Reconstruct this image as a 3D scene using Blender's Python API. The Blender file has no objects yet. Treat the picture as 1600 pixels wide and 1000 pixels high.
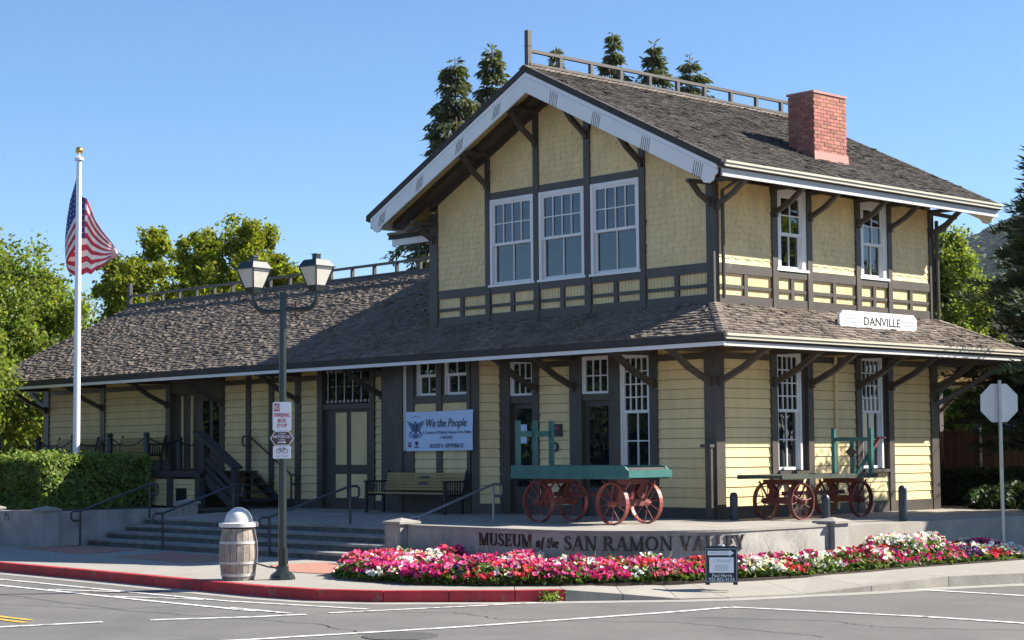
import bpy, math, random
import numpy as np
from mathutils import Vector, Matrix

# ------------------------------------------------------------------ camera, sky, sun, exposure
sc = bpy.context.scene
col = sc.collection
rnd = random.Random(7)

cam = bpy.data.cameras.new("camera")
cam.sensor_width = 36.0
cam.lens = 63.425
cam.clip_start = 0.1
cam.clip_end = 16000
cam_ob = bpy.data.objects.new("camera", cam)
col.objects.link(cam_ob)
yaw, pitch, roll = -0.8166, 0.0730, -0.0079
fw = Vector((math.cos(pitch) * math.sin(yaw), math.cos(pitch) * math.cos(yaw), math.sin(pitch)))
rt = Vector((math.cos(yaw), -math.sin(yaw), 0))
up = rt.cross(fw)
r2 = rt * math.cos(roll) + up * math.sin(roll)
u2 = -rt * math.sin(roll) + up * math.cos(roll)
mw = Matrix((r2, u2, -fw)).transposed().to_4x4()
mw.translation = Vector((21.359, -25.124, 1.248))
cam_ob.matrix_world = mw
sc.camera = cam_ob

SUN = Vector((0.79, 1.07, 1.0)).normalized()
world = bpy.data.worlds.new("World")
sc.world = world
world.use_nodes = True
wn = world.node_tree
wn.nodes.clear()
w_out = wn.nodes.new("ShaderNodeOutputWorld")
w_bg = wn.nodes.new("ShaderNodeBackground")
w_sky = wn.nodes.new("ShaderNodeTexSky")
w_sky.sky_type = 'NISHITA'
w_sky.sun_disc = False
w_sky.sun_elevation = math.asin(SUN.z)
w_sky.sun_rotation = math.atan2(SUN.x, SUN.y)
w_sky.altitude = 300
w_sky.air_density = 1.0
w_sky.dust_density = 0.05
w_sky.ozone_density = 7.5
w_bg.inputs["Strength"].default_value = 0.072
wn.links.new(w_sky.outputs[0], w_bg.inputs[0])
wn.links.new(w_bg.outputs[0], w_out.inputs[0])

sun = bpy.data.lights.new("sun", 'SUN')
sun.energy = 5.0
sun.angle = math.radians(0.53)
sun.color = (1.0, 0.93, 0.82)
sun_ob = bpy.data.objects.new("sun", sun)
col.objects.link(sun_ob)
sun_ob.rotation_euler = SUN.to_track_quat('Z', 'Y').to_euler()
sun_ob.location = (20, 30, 40)

sc.view_settings.view_transform = 'Standard'
sc.view_settings.look = 'None'
sc.view_settings.exposure = 1.35
sc.view_settings.gamma = 1.0
sc.view_settings.use_curve_mapping = False
sc.render.engine = 'CYCLES'
sc.cycles.max_bounces = 6
sc.cycles.transparent_max_bounces = 8

# ------------------------------------------------------------------ helpers
def tag(o, label=None, cat=None, group=None, kind=None):
    if label: o["label"] = label
    if cat: o["category"] = cat
    if group: o["group"] = group
    if kind: o["kind"] = kind
    return o

def empty(name, loc=(0, 0, 0), rz=0.0, label=None, cat=None, group=None, kind=None):
    o = bpy.data.objects.new(name, None)
    o.empty_display_size = 0.2
    col.objects.link(o)
    o.location = loc
    o.rotation_euler = (0, 0, rz)
    return tag(o, label, cat, group, kind)

def link_mesh(name, me, parent=None, loc=None, rz=0.0):
    o = bpy.data.objects.new(name, me)
    col.objects.link(o)
    if parent is not None: o.parent = parent
    if loc is not None: o.location = loc
    if rz: o.rotation_euler = (0, 0, rz)
    return o

def copy_tree(o, parent=None):
    c = o.copy()
    col.objects.link(c)
    c.parent = parent
    for ch in o.children:
        copy_tree(ch, c)
    return c

class MB:
    def __init__(s):
        s.v = []; s.f = []; s.m = []
    def hexa(s, c, m=0):
        b = len(s.v)
        s.v += [tuple(q) for q in c]
        s.f += [(b, b+3, b+2, b+1), (b+4, b+5, b+6, b+7), (b, b+1, b+5, b+4), (b+1, b+2, b+6, b+5), (b+2, b+3, b+7, b+6), (b+3, b, b+4, b+7)]
        s.m += [m] * 6
        return s
    def box(s, x0, x1, y0, y1, z0, z1, m=0):
        return s.hexa([(x0, y0, z0), (x1, y0, z0), (x1, y1, z0), (x0, y1, z0), (x0, y0, z1), (x1, y0, z1), (x1, y1, z1), (x0, y1, z1)], m)
    def bar(s, p0, p1, w, h, upv=(0, 0, 1), m=0):
        p0 = Vector(p0); p1 = Vector(p1)
        d = (p1 - p0).normalized()
        upv = Vector(upv)
        if abs(d.dot(upv)) > 0.99: upv = Vector((1, 0, 0))
        sx = d.cross(upv).normalized() * (w / 2)
        sy = sx.cross(d).normalized() * (h / 2)
        return s.hexa([p0-sx-sy, p0+sx-sy, p0+sx+sy, p0-sx+sy, p1-sx-sy, p1+sx-sy, p1+sx+sy, p1-sx+sy], m)
    def tube(s, pts, r, n=8, m=0, cap=True):
        pts = [Vector(q) for q in pts]
        k = len(pts)
        rs = r if isinstance(r, (list, tuple)) else [r] * k
        b = len(s.v)
        prev = None
        for i in range(k):
            d = (pts[min(i+1, k-1)] - pts[max(i-1, 0)]).normalized()
            if prev is None:
                a = Vector((0, 0, 1)) if abs(d.z) < 0.9 else Vector((1, 0, 0))
                x = d.cross(a).normalized()
            else:
                x = (prev - d * prev.dot(d)).normalized()
            prev = x
            y = d.cross(x)
            for j in range(n):
                t = 2 * math.pi * j / n
                s.v.append(tuple(pts[i] + (x * math.cos(t) + y * math.sin(t)) * rs[i]))
        for i in range(k - 1):
            for j in range(n):
                j2 = (j + 1) % n
                s.f.append((b+i*n+j, b+i*n+j2, b+(i+1)*n+j2, b+(i+1)*n+j)); s.m.append(m)
        if cap:
            s.f.append(tuple(b + j for j in range(n))[::-1]); s.m.append(m)
            s.f.append(tuple(b + (k-1)*n + j for j in range(n))); s.m.append(m)
        return s
    def lathe(s, prof, c=(0, 0, 0), n=20, m=0, cap=True):
        b = len(s.v); k = len(prof)
        for (r, z) in prof:
            for j in range(n):
                t = 2 * math.pi * j / n
                s.v.append((c[0] + r*math.cos(t), c[1] + r*math.sin(t), c[2] + z))
        for i in range(k - 1):
            for j in range(n):
                j2 = (j + 1) % n
                s.f.append((b+i*n+j, b+i*n+j2, b+(i+1)*n+j2, b+(i+1)*n+j)); s.m.append(m)
        if cap:
            s.f.append(tuple(b + j for j in range(n))[::-1]); s.m.append(m)
            s.f.append(tuple(b + (k-1)*n + j for j in range(n))); s.m.append(m)
        return s
    def prism(s, poly, O, U, V, N, d0, d1, m=0):
        O = Vector(O); U = Vector(U); V = Vector(V); N = Vector(N)
        b = len(s.v); n = len(poly)
        for d in (d0, d1):
            for (u, v) in poly:
                s.v.append(tuple(O + U*u + V*v + N*d))
        s.f.append(tuple(range(b, b+n))[::-1]); s.m.append(m)
        s.f.append(tuple(range(b+n, b+2*n))); s.m.append(m)
        for i in range(n):
            j = (i + 1) % n
            s.f.append((b+i, b+j, b+n+j, b+n+i)); s.m.append(m)
        return s
    def quad(s, a, b_, c, d, m=0):
        b = len(s.v)
        s.v += [tuple(a), tuple(b_), tuple(c), tuple(d)]
        s.f.append((b, b+1, b+2, b+3)); s.m.append(m)
        return s
    def mesh(s, name, mats):
        me = bpy.data.meshes.new(name)
        me.from_pydata(s.v, [], s.f)
        if not isinstance(mats, (list, tuple)): mats = [mats]
        for q in mats: me.materials.append(q)
        if len(mats) > 1: me.polygons.foreach_set("material_index", s.m)
        me.update()
        return me
    def build(s, name, mats, parent=None, smooth=False, loc=None, kind=None, rz=0.0):
        me = s.mesh(name, mats)
        if smooth:
            me.polygons.foreach_set("use_smooth", [True] * len(me.polygons))
            try: me.set_sharp_from_angle(angle=math.radians(38))
            except Exception: pass
        o = link_mesh(name, me, parent, loc, rz)
        if kind: o["kind"] = kind
        return o

def np_mesh(name, verts, quads, mats, midx=None):
    me = bpy.data.meshes.new(name)
    nv, nq = len(verts), len(quads)
    me.vertices.add(nv)
    me.vertices.foreach_set("co", np.asarray(verts, dtype=np.float32).ravel())
    me.loops.add(nq * 4)
    me.loops.foreach_set("vertex_index", np.asarray(quads, dtype=np.int32).ravel())
    me.polygons.add(nq)
    me.polygons.foreach_set("loop_start", np.arange(0, nq * 4, 4, dtype=np.int32))
    me.polygons.foreach_set("loop_total", np.full(nq, 4, dtype=np.int32))
    if not isinstance(mats, (list, tuple)): mats = [mats]
    for q in mats: me.materials.append(q)
    if midx is not None: me.polygons.foreach_set("material_index", np.asarray(midx, dtype=np.int32))
    me.update(calc_edges=True)
    return me

class Fr:
    """a wall plane: u along the wall, v up, d outward"""
    def __init__(s, O, U, N):
        s.O = Vector(O); s.U = Vector(U); s.N = Vector(N); s.V = Vector((0, 0, 1))
    def p(s, u, v, d):
        return s.O + s.U*u + s.V*v + s.N*d
    def box(s, mb, u0, u1, v0, v1, d0, d1, m=0):
        P = s.p
        return mb.hexa([P(u0, v0, d1), P(u1, v0, d1), P(u1, v0, d0), P(u0, v0, d0), P(u0, v1, d1), P(u1, v1, d1), P(u1, v1, d0), P(u0, v1, d0)], m)

# ------------------------------------------------------------------ materials
def mat(name, rgb, rough=0.7, var=0.12, scale=2.5, bump=0.0, bscale=40.0, metal=0.0, island=0.0, spec=0.5, hue=0.0, stretch=None, coat=0.0):
    m = bpy.data.materials.new(name)
    m.use_nodes = True
    nt = m.node_tree
    N = nt.nodes; L = nt.links
    b = N["Principled BSDF"]
    b.inputs["Roughness"].default_value = rough
    b.inputs["Metallic"].default_value = metal
    b.inputs["Specular IOR Level"].default_value = spec
    if coat: b.inputs["Coat Weight"].default_value = coat
    geo = N.new("ShaderNodeNewGeometry")
    vec = geo.outputs["Position"]
    if stretch:
        mp = N.new("ShaderNodeMapping"); mp.inputs["Scale"].default_value = stretch
        L.new(vec, mp.inputs[0]); vec = mp.outputs[0]
    nz = N.new("ShaderNodeTexNoise")
    nz.inputs["Scale"].default_value = scale
    nz.inputs["Detail"].default_value = 6
    nz.inputs["Roughness"].default_value = 0.62
    L.new(vec, nz.inputs["Vector"])
    mr = N.new("ShaderNodeMapRange")
    mr.inputs[1].default_value = 0.25; mr.inputs[2].default_value = 0.75
    mr.inputs[3].default_value = 1 - var; mr.inputs[4].default_value = 1 + var
    L.new(nz.outputs[0], mr.inputs[0])
    val = mr.outputs[0]
    if island:
        im = N.new("ShaderNodeMapRange")
        im.inputs[3].default_value = 1 - island; im.inputs[4].default_value = 1 + island
        L.new(geo.outputs["Random Per Island"], im.inputs[0])
        mu = N.new("ShaderNodeMath"); mu.operation = 'MULTIPLY'
        L.new(val, mu.inputs[0]); L.new(im.outputs[0], mu.inputs[1]); val = mu.outputs[0]
    hs = N.new("ShaderNodeHueSaturation")
    hs.inputs["Color"].default_value = (*rgb, 1)
    L.new(val, hs.inputs["Value"])
    if hue:
        hm = N.new("ShaderNodeMapRange")
        hm.inputs[3].default_value = 0.5 - hue; hm.inputs[4].default_value = 0.5 + hue
        wn_ = N.new("ShaderNodeTexWhiteNoise"); wn_.noise_dimensions = '1D'
        L.new(geo.outputs["Random Per Island"], wn_.inputs["W"])
        L.new(wn_.outputs["Value"], hm.inputs[0]); L.new(hm.outputs[0], hs.inputs["Hue"])
    L.new(hs.outputs[0], b.inputs["Base Color"])
    if bump:
        n2 = N.new("ShaderNodeTexNoise"); n2.inputs["Scale"].default_value = bscale; n2.inputs["Detail"].default_value = 4
        L.new(vec, n2.inputs["Vector"])
        bp = N.new("ShaderNodeBump"); bp.inputs["Strength"].default_value = bump; bp.inputs["Distance"].default_value = 0.02
        L.new(n2.outputs[0], bp.inputs["Height"]); L.new(bp.outputs[0], b.inputs["Normal"])
    return m

def leaf_mat(name, rgb, var=0.45, hue=0.03, trans=0.35, rough=0.55):
    m = mat(name, rgb, rough=rough, var=0.2, scale=0.7, island=var, hue=hue, spec=0.35)
    nt = m.node_tree; N = nt.nodes; L = nt.links
    b = N["Principled BSDF"]; out = N["Material Output"]
    tr = N.new("ShaderNodeBsdfTranslucent")
    mx = N.new("ShaderNodeMixShader"); mx.inputs[0].default_value = trans
    hsv = [n for n in N if n.bl_idname == "ShaderNodeHueSaturation"][0]
    mul = N.new("ShaderNodeMix"); mul.data_type = 'RGBA'; mul.blend_type = 'MULTIPLY'
    mul.inputs[0].default_value = 1.0
    mul.inputs[7].default_value = (1.25, 1.25, 0.55, 1)
    L.new(hsv.outputs[0], mul.inputs[6])
    L.new(mul.outputs[2], tr.inputs[0])
    L.new(b.outputs[0], mx.inputs[1]); L.new(tr.outputs[0], mx.inputs[2]); L.new(mx.outputs[0], out.inputs[0])
    return m

YEL = mat("yellow_siding_paint", (0.70, 0.54, 0.27), rough=0.62, var=0.13, scale=1.3, bump=0.08, bscale=60, island=0.045, stretch=(1.6, 1.6, 0.55))
YEL2 = mat("yellow_beadboard_paint", (0.62, 0.46, 0.17), rough=0.6, var=0.10, scale=2.0)
TRIM = mat("dark_olive_trim_paint", (0.066, 0.054, 0.044), rough=0.5, var=0.22, scale=2.2, bump=0.05, bscale=50)
def obj_random(m, amt):
    """each board its own slightly different tone"""
    nt = m.node_tree; N = nt.nodes; L = nt.links
    b = N["Principled BSDF"]; src = b.inputs["Base Color"].links[0].from_socket
    oi = N.new("ShaderNodeObjectInfo"); mr = N.new("ShaderNodeMapRange"); mr.inputs[3].default_value = 1 - amt; mr.inputs[4].default_value = 1 + amt
    L.new(oi.outputs["Random"], mr.inputs[0])
    hs = N.new("ShaderNodeHueSaturation"); L.new(mr.outputs[0], hs.inputs["Value"]); L.new(src, hs.inputs["Color"]); L.new(hs.outputs[0], b.inputs["Base Color"])
obj_random(YEL, 0.055); obj_random(TRIM, 0.12)
WHITE = mat("white_paint", (0.74, 0.74, 0.73), rough=0.5, var=0.05, scale=2.0)
FASC = mat("grey_white_fascia_paint", (0.47, 0.47, 0.465), rough=0.55, var=0.10, scale=1.4)
GUTT = mat("sage_gutter_paint", (0.46, 0.43, 0.34), rough=0.45, var=0.08, scale=3.0)
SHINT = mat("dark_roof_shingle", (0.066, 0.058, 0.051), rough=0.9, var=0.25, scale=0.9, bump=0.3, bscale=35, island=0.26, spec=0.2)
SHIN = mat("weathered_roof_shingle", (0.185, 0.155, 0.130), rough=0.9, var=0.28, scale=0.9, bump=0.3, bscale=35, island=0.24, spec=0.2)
SHINK = mat("roof_underlay", (0.05, 0.042, 0.037), rough=0.95, var=0.2)
EDGE = mat("dark_roof_edge", (0.045, 0.04, 0.036), rough=0.85, var=0.25, scale=4)
DRED = mat("dark_roof_vent", (0.06, 0.02, 0.018), rough=0.7)
BRICK = mat("chimney_brick", (0.34, 0.130, 0.098), rough=0.85, var=0.2, scale=5, bump=0.2, bscale=60, island=0.30, hue=0.012)
MORT = mat("chimney_mortar", (0.36, 0.26, 0.23), rough=0.95, var=0.15)
FLASH = mat("painted_flashing", (0.38, 0.16, 0.13), rough=0.6)
CONC = mat("concrete_wall", (0.33, 0.315, 0.285), rough=0.9, var=0.22, scale=2.2, bump=0.25, bscale=30)
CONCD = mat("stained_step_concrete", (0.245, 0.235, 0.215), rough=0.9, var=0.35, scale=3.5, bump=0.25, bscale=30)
RISER = mat("dark_step_riser", (0.11, 0.105, 0.095), rough=0.95, var=0.55, scale=5, bump=0.3, bscale=25)  # riser faces, darker and more mottled than the treads
PLAT = mat("platform_paving", (0.29, 0.265, 0.23), rough=0.9, var=0.28, scale=1.3, bump=0.2, bscale=25)
SIDE = mat("sidewalk_concrete", (0.285, 0.268, 0.233), rough=0.9, var=0.13, scale=1.8, bump=0.15, bscale=60)
PAVER = mat("brick_paver", (0.36, 0.175, 0.125), rough=0.9, var=0.2, scale=6, bump=0.1, bscale=40)
ASPH = mat("asphalt", (0.132, 0.126, 0.117), rough=0.92, var=0.16, scale=0.8, bump=0.4, bscale=120)
GUTC = mat("gutter_concrete", (0.30, 0.285, 0.255), rough=0.9, var=0.18, scale=3)
LINE = mat("worn_white_road_paint", (0.62, 0.61, 0.58), rough=0.8, var=0.25, scale=9)
LINY = mat("yellow_road_paint", (0.62, 0.36, 0.04), rough=0.8, var=0.2, scale=9)
KRED = mat("red_kerb_paint", (0.38, 0.018, 0.025), rough=0.65, var=0.35, scale=3, bump=0.1)
KGRY = mat("kerb_concrete", (0.27, 0.25, 0.215), rough=0.9, var=0.25, scale=3.5, bump=0.2)
GREENP = mat("green_wagon_paint", (0.032, 0.135, 0.122), rough=0.4, var=0.25, scale=4)
DECK = mat("dark_wagon_planks", (0.06, 0.055, 0.048), rough=0.9, var=0.3, scale=8, stretch=(1, 6, 1))
REDP = mat("red_wheel_paint", (0.26, 0.05, 0.042), rough=0.5, var=0.35, scale=6)
REDD = mat("dark_iron_shaded_wheel_red", (0.13, 0.03, 0.026), rough=0.6, var=0.3, scale=6)
IRON = mat("black_iron", (0.018, 0.019, 0.021), rough=0.4, var=0.2, scale=8)
LAMPG = mat("dark_green_lamp_paint", (0.012, 0.020, 0.019), rough=0.32, var=0.2, scale=5, spec=0.6)
PIPE = mat("painted_pipe_rail", (0.30, 0.31, 0.32), rough=0.35, var=0.1, scale=6, metal=0.7)
PIPESHADE = mat("pipe_paint_in_shade", (0.05, 0.055, 0.06), rough=0.4, var=0.1, scale=6, metal=0.3)  # same rail paint, darkened to stand for the rails in shade
GALV = mat("galvanised_steel", (0.40, 0.42, 0.43), rough=0.38, var=0.15, scale=7, metal=0.75)
ALUB = mat("bare_aluminium_sign_back", (0.52, 0.53, 0.54), rough=0.45, var=0.08, scale=3, metal=0.55)
POLE = mat("white_flagpole", (0.75, 0.76, 0.80), rough=0.3, var=0.04, scale=2, metal=0.15)
GOLD = mat("gold_ball", (0.65, 0.42, 0.12), rough=0.3, metal=0.9, var=0.05)
BENCHW = mat("yellow_bench_wood", (0.34, 0.235, 0.085), rough=0.55, var=0.2, scale=5)
BARREL = mat("weathered_barrel_wood", (0.29, 0.245, 0.205), rough=0.8, var=0.3, scale=5, stretch=(3, 3, 0.5), bump=0.15, bscale=30)
HOOP = mat("pale_barrel_hoop", (0.46, 0.44, 0.42), rough=0.6, var=0.15, scale=6)
LID = mat("pale_plastic_lid", (0.62, 0.60, 0.58), rough=0.5, var=0.08, scale=4)
BANN = mat("pale_blue_banner_vinyl", (0.52, 0.66, 0.86), rough=0.5, var=0.05, scale=2)
INK = mat("dark_blue_print", (0.05, 0.06, 0.11), rough=0.6, var=0.1)
INKB = mat("black_print", (0.02, 0.02, 0.022), rough=0.6, var=0.1)
INKBL = mat("slate_blue_print", (0.10, 0.17, 0.30), rough=0.6, var=0.1)
INKR = mat("red_print", (0.45, 0.03, 0.045), rough=0.6, var=0.1)
INKG = mat("faint_grey_print", (0.45, 0.47, 0.50), rough=0.6, var=0.1)
SIGNW = mat("white_sign_sheet", (0.78, 0.78, 0.80), rough=0.4, var=0.04)
SIGNBR = mat("brown_sign_sheet", (0.10, 0.05, 0.035), rough=0.4, var=0.08)
SIGNBK = mat("black_sandwich_board", (0.012, 0.016, 0.024), rough=0.45, var=0.1)
LETT = mat("dark_bronze_letter", (0.035, 0.028, 0.024), rough=0.5, var=0.2, scale=12, metal=0.3)
BOLL = mat("dark_bollard_paint", (0.022, 0.032, 0.045), rough=0.4, var=0.15)
FLR = mat("flag_red_cloth", (0.50, 0.035, 0.06), rough=0.8, var=0.06)
FLW = mat("flag_white_cloth", (0.76, 0.74, 0.70), rough=0.8, var=0.04)
FLB = mat("flag_blue_cloth", (0.035, 0.055, 0.20), rough=0.8, var=0.06)
GRASS = mat("dry_ground", (0.19, 0.17, 0.10), rough=0.95, var=0.3, scale=0.3)
SOIL = mat("planting_soil", (0.05, 0.038, 0.028), rough=0.98, var=0.3, scale=6, bump=0.4)
BARK = mat("grey_brown_bark", (0.13, 0.10, 0.08), rough=0.95, var=0.35, scale=5, bump=0.5, bscale=14)
BARKR = mat("reddish_conifer_bark", (0.12, 0.07, 0.05), rough=0.95, var=0.3, scale=4, bump=0.5, bscale=14)
REED = mat("brown_reed_fence", (0.075, 0.042, 0.030), rough=0.95, var=0.3, scale=14, stretch=(6, 6, 0.3), island=0.35)
HOUSEW = mat("blue_grey_house_wall", (0.16, 0.19, 0.24), rough=0.8, var=0.08)
PLANKD = mat("dark_dock_timber", (0.05, 0.046, 0.045), rough=0.85, var=0.3, scale=5)
L_DEC = leaf_mat("sycamore_leaf", (0.165, 0.215, 0.038), hue=0.03, trans=0.52)
L_DEC2 = leaf_mat("yellow_green_leaf", (0.205, 0.240, 0.022), hue=0.03, trans=0.55)
L_HED = leaf_mat("hedge_leaf", (0.185, 0.255, 0.058), hue=0.025, var=0.45, trans=0.45)
L_BUSH = leaf_mat("dark_bush_leaf", (0.034, 0.060, 0.022), hue=0.03)
L_CON = leaf_mat("conifer_needle", (0.085, 0.102, 0.050), hue=0.03, trans=0.4)
L_CON2 = leaf_mat("dark_pine_needle", (0.052, 0.078, 0.040), hue=0.03, trans=0.25)
L_FLO = leaf_mat("petunia_leaf", (0.095, 0.150, 0.030), hue=0.02)
PETAL = {k: leaf_mat("petal_" + k, c, var=0.22, hue=0.012, trans=0.3) for k, c in dict(white=(0.80, 0.78, 0.80), magenta=(0.60, 0.035, 0.22), pink=(0.78, 0.10, 0.27), coral=(0.66, 0.045, 0.06), wine=(0.26, 0.012, 0.06), purple=(0.08, 0.02, 0.16)).items()}
HILLG = leaf_mat("hill_oak_leaf", (0.036, 0.058, 0.024), hue=0.02, trans=0.1)
HILLD = mat("dry_grass_hill", (0.36, 0.27, 0.13), rough=0.95, var=0.15, scale=0.02)

def wear(m, rgb, lo, hi, scale, detail=8):
    """let a second colour show through where the paint has worn away"""
    nt = m.node_tree; N = nt.nodes; L = nt.links
    b = N["Principled BSDF"]; src = b.inputs["Base Color"].links[0].from_socket
    geo = N.new("ShaderNodeNewGeometry"); nz = N.new("ShaderNodeTexNoise"); nz.inputs["Scale"].default_value = scale; nz.inputs["Detail"].default_value = detail; nz.inputs["Roughness"].default_value = 0.7
    L.new(geo.outputs["Position"], nz.inputs["Vector"])
    mr = N.new("ShaderNodeMapRange"); mr.inputs[1].default_value = lo; mr.inputs[2].default_value = hi
    L.new(nz.outputs[0], mr.inputs[0])
    mx = N.new("ShaderNodeMix"); mx.data_type = 'RGBA'
    mx.inputs[7].default_value = (*rgb, 1)
    L.new(mr.outputs[0], mx.inputs[0]); L.new(src, mx.inputs[6]); L.new(mx.outputs[2], b.inputs["Base Color"])
wear(YEL, (0.52, 0.40, 0.20), 0.57, 0.80, 1.1)
wear(TRIM, (0.125, 0.112, 0.095), 0.60, 0.78, 2.0)
WAGB = mat("dark_brown_green_timber", (0.040, 0.050, 0.038), rough=0.8, var=0.35, scale=7)  # dark brown-green for the sills and end of the second wagon
wear(KRED, (0.20, 0.11, 0.095), 0.56, 0.66, 5.0)
wear(LINE, (0.19, 0.18, 0.17), 0.50, 0.62, 7.0)
wear(LINY, (0.19, 0.18, 0.16), 0.52, 0.64, 7.0)
wear(ASPH, (0.095, 0.091, 0.086), 0.47, 0.70, 0.30)
wear(ASPH, (0.20, 0.19, 0.178), 0.56, 0.70, 90.0, 3)
wear(SIDE, (0.25, 0.235, 0.20), 0.56, 0.75, 0.9)
wear(CONC, (0.20, 0.19, 0.175), 0.52, 0.70, 1.6)
wear(GREENP, (0.12, 0.13, 0.11), 0.62, 0.70, 14.0)
wear(REDP, (0.12, 0.06, 0.045), 0.58, 0.68, 18.0)
wear(BARREL, (0.17, 0.14, 0.115), 0.50, 0.68, 6.0)
wear(BRICK, (0.24, 0.11, 0.09), 0.54, 0.68, 2.5)
def glass_mat(name, base, ior, rough=0.02, wav=0.02):
    m = bpy.data.materials.new(name); m.use_nodes = True
    nt = m.node_tree; b = nt.nodes["Principled BSDF"]
    b.inputs["Base Color"].default_value = (*base, 1)
    b.inputs["Roughness"].default_value = rough
    b.inputs["IOR"].default_value = ior
    geo = nt.nodes.new("ShaderNodeNewGeometry")
    nz = nt.nodes.new("ShaderNodeTexNoise"); nz.inputs["Scale"].default_value = 2.3; nz.inputs["Detail"].default_value = 1
    nt.links.new(geo.outputs["Position"], nz.inputs["Vector"])
    bp = nt.nodes.new("ShaderNodeBump"); bp.inputs["Strength"].default_value = wav; bp.inputs["Distance"].default_value = 0.1
    nt.links.new(nz.outputs[0], bp.inputs["Height"]); nt.links.new(bp.outputs[0], b.inputs["Normal"])
    return m
GLASS = glass_mat("old_window_glass", (0.008, 0.010, 0.012), 1.8, wav=0.06)
GLASSU = glass_mat("upper_window_glass", (0.008, 0.016, 0.03), 1.75, wav=0.06)
LAMPGL = mat("frosted_lantern_glass", (0.52, 0.50, 0.44), rough=0.35, var=0.12, scale=6)
# ------------------------------------------------------------------ ground, street, kerb, pavement
GZ, SZ, KZ = -0.755, -0.75, -0.60      # ground sheet, street, pavement level
tag(MB().box(-5200, 5200, -5200, 5200, -1.2, GZ - 0.10).build("ground", GRASS), kind="structure")
tag(MB().quad((-900, -400, SZ), (500, -400, SZ), (500, 420, SZ), (-900, 420, SZ)).build("street", ASPH), kind="structure")

K = [(-60, -10.1), (-30, -10.1), (-20, -10.1), (-16, -10.08), (-12, -10.06), (-8, -10.05), (-6, -10.08), (-4, -10.12), (-2.6, -10.17), (-1.2, -10.23), (0.5, -10.27), (1.5, -10.15), (2.4, -9.72), (3.05, -9.12), (3.7, -8.52), (4.1, -7.98), (4.6, -7.38), (5.1, -6.80), (5.45, -6.2), (5.85, -5.0), (6.2, -4.0), (6.5, -2.55), (6.95, -1.28), (7.15, 0.3), (7.2, 1.9), (7.3, 4), (7.4, 8), (7.4, 20), (7.4, 60)]
ZK = [KZ] * 15 + [KZ, -0.665, -0.735, -0.735, -0.735, -0.67, KZ] + [KZ] * 7
def knorm(i):
    a = Vector(K[max(i-1, 0)]); b = Vector(K[min(i+1, len(K)-1)])
    d = (b - a).normalized()
    return Vector((-d.y, d.x))           # inward (towards the building)
kerb = empty("kerb", (0, 0, SZ), kind="structure")
KW = 0.16
for i in range(len(K) - 1):
    p0, p1 = Vector(K[i]), Vector(K[i+1]); n0, n1 = knorm(i), knorm(i+1)
    d = (p1 - p0).normalized() * 0.006
    a, b = p0 + d, p1 - d
    ai, bi = a + n0 * KW, b + n1 * KW
    bot = -0.10
    za, zb = ZK[i] - SZ + 0.004, ZK[i+1] - SZ + 0.004
    mb = MB().hexa([(a.x, a.y, bot), (b.x, b.y, bot), (bi.x, bi.y, bot), (ai.x, ai.y, bot), (a.x, a.y, za), (b.x, b.y, zb), (bi.x, bi.y, zb), (ai.x, ai.y, za)])
    red = 2 <= i <= 14
    mb.build("kerb_stone", KRED if red else KGRY, kerb)
# concrete gutter strip along the kerb
gut = MB()
for i in range(len(K) - 1):
    p0, p1 = Vector(K[i]), Vector(K[i+1]); n0, n1 = knorm(i), knorm(i+1)
    q0, q1 = p0 - n0 * 0.36, p1 - n1 * 0.36
    gut.quad((p0.x, p0.y, SZ + 0.004), (p1.x, p1.y, SZ + 0.004), (q1.x, q1.y, SZ + 0.004), (q0.x, q0.y, SZ + 0.004))
tag(gut.build("gutter", GUTC), kind="structure")

# pavement: an outer row of slabs follows the kerb, one flat sheet behind it
side = MB()
inner = []
pav = empty("sidewalk", (0, 0, KZ), kind="structure")
SW = 1.35
for i in range(len(K)):
    n = knorm(i); q = Vector(K[i]) + n * SW
    inner.append(q)
def slab(i, f0, f1, nm="paving_slab"):
    p0, p1 = Vector(K[i]), Vector(K[i+1]); n0, n1 = knorm(i), knorm(i+1)
    A = (p0 + n0*KW).lerp(p1 + n1*KW, f0); B = (p0 + n0*KW).lerp(p1 + n1*KW, f1)
    Ci = inner[i].lerp(inner[i+1], f1); Di = inner[i].lerp(inner[i+1], f0)
    za = ZK[i] + (ZK[i+1]-ZK[i])*f0 - KZ; zb = ZK[i] + (ZK[i+1]-ZK[i])*f1 - KZ
    e = (B - A).normalized() * 0.005
    A, Di, B, Ci = A + e, Di + e, B - e, Ci - e
    MB().hexa([(A.x, A.y, za-0.1), (B.x, B.y, zb-0.1), (Ci.x, Ci.y, -0.1), (Di.x, Di.y, -0.1), (A.x, A.y, za), (B.x, B.y, zb), (Ci.x, Ci.y, 0), (Di.x, Di.y, 0)]).build(nm, SIDE, pav)
for i in range(len(K) - 1):
    ln = (Vector(K[i+1]) - Vector(K[i])).length
    n = 1 if i < 2 or i > 26 else max(1, round(ln / 1.5))
    for k in range(n): slab(i, k / n, (k + 1) / n)
mb = MB()
poly = [(q.x, q.y) for q in inner] + [(-60, 60)]
mb.prism(poly, (0, 0, -0.006), (1, 0, 0), (0, 1, 0), (0, 0, 1), -0.10, 0.0)
mb.build("pavement_sheet", SIDE, pav)
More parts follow.
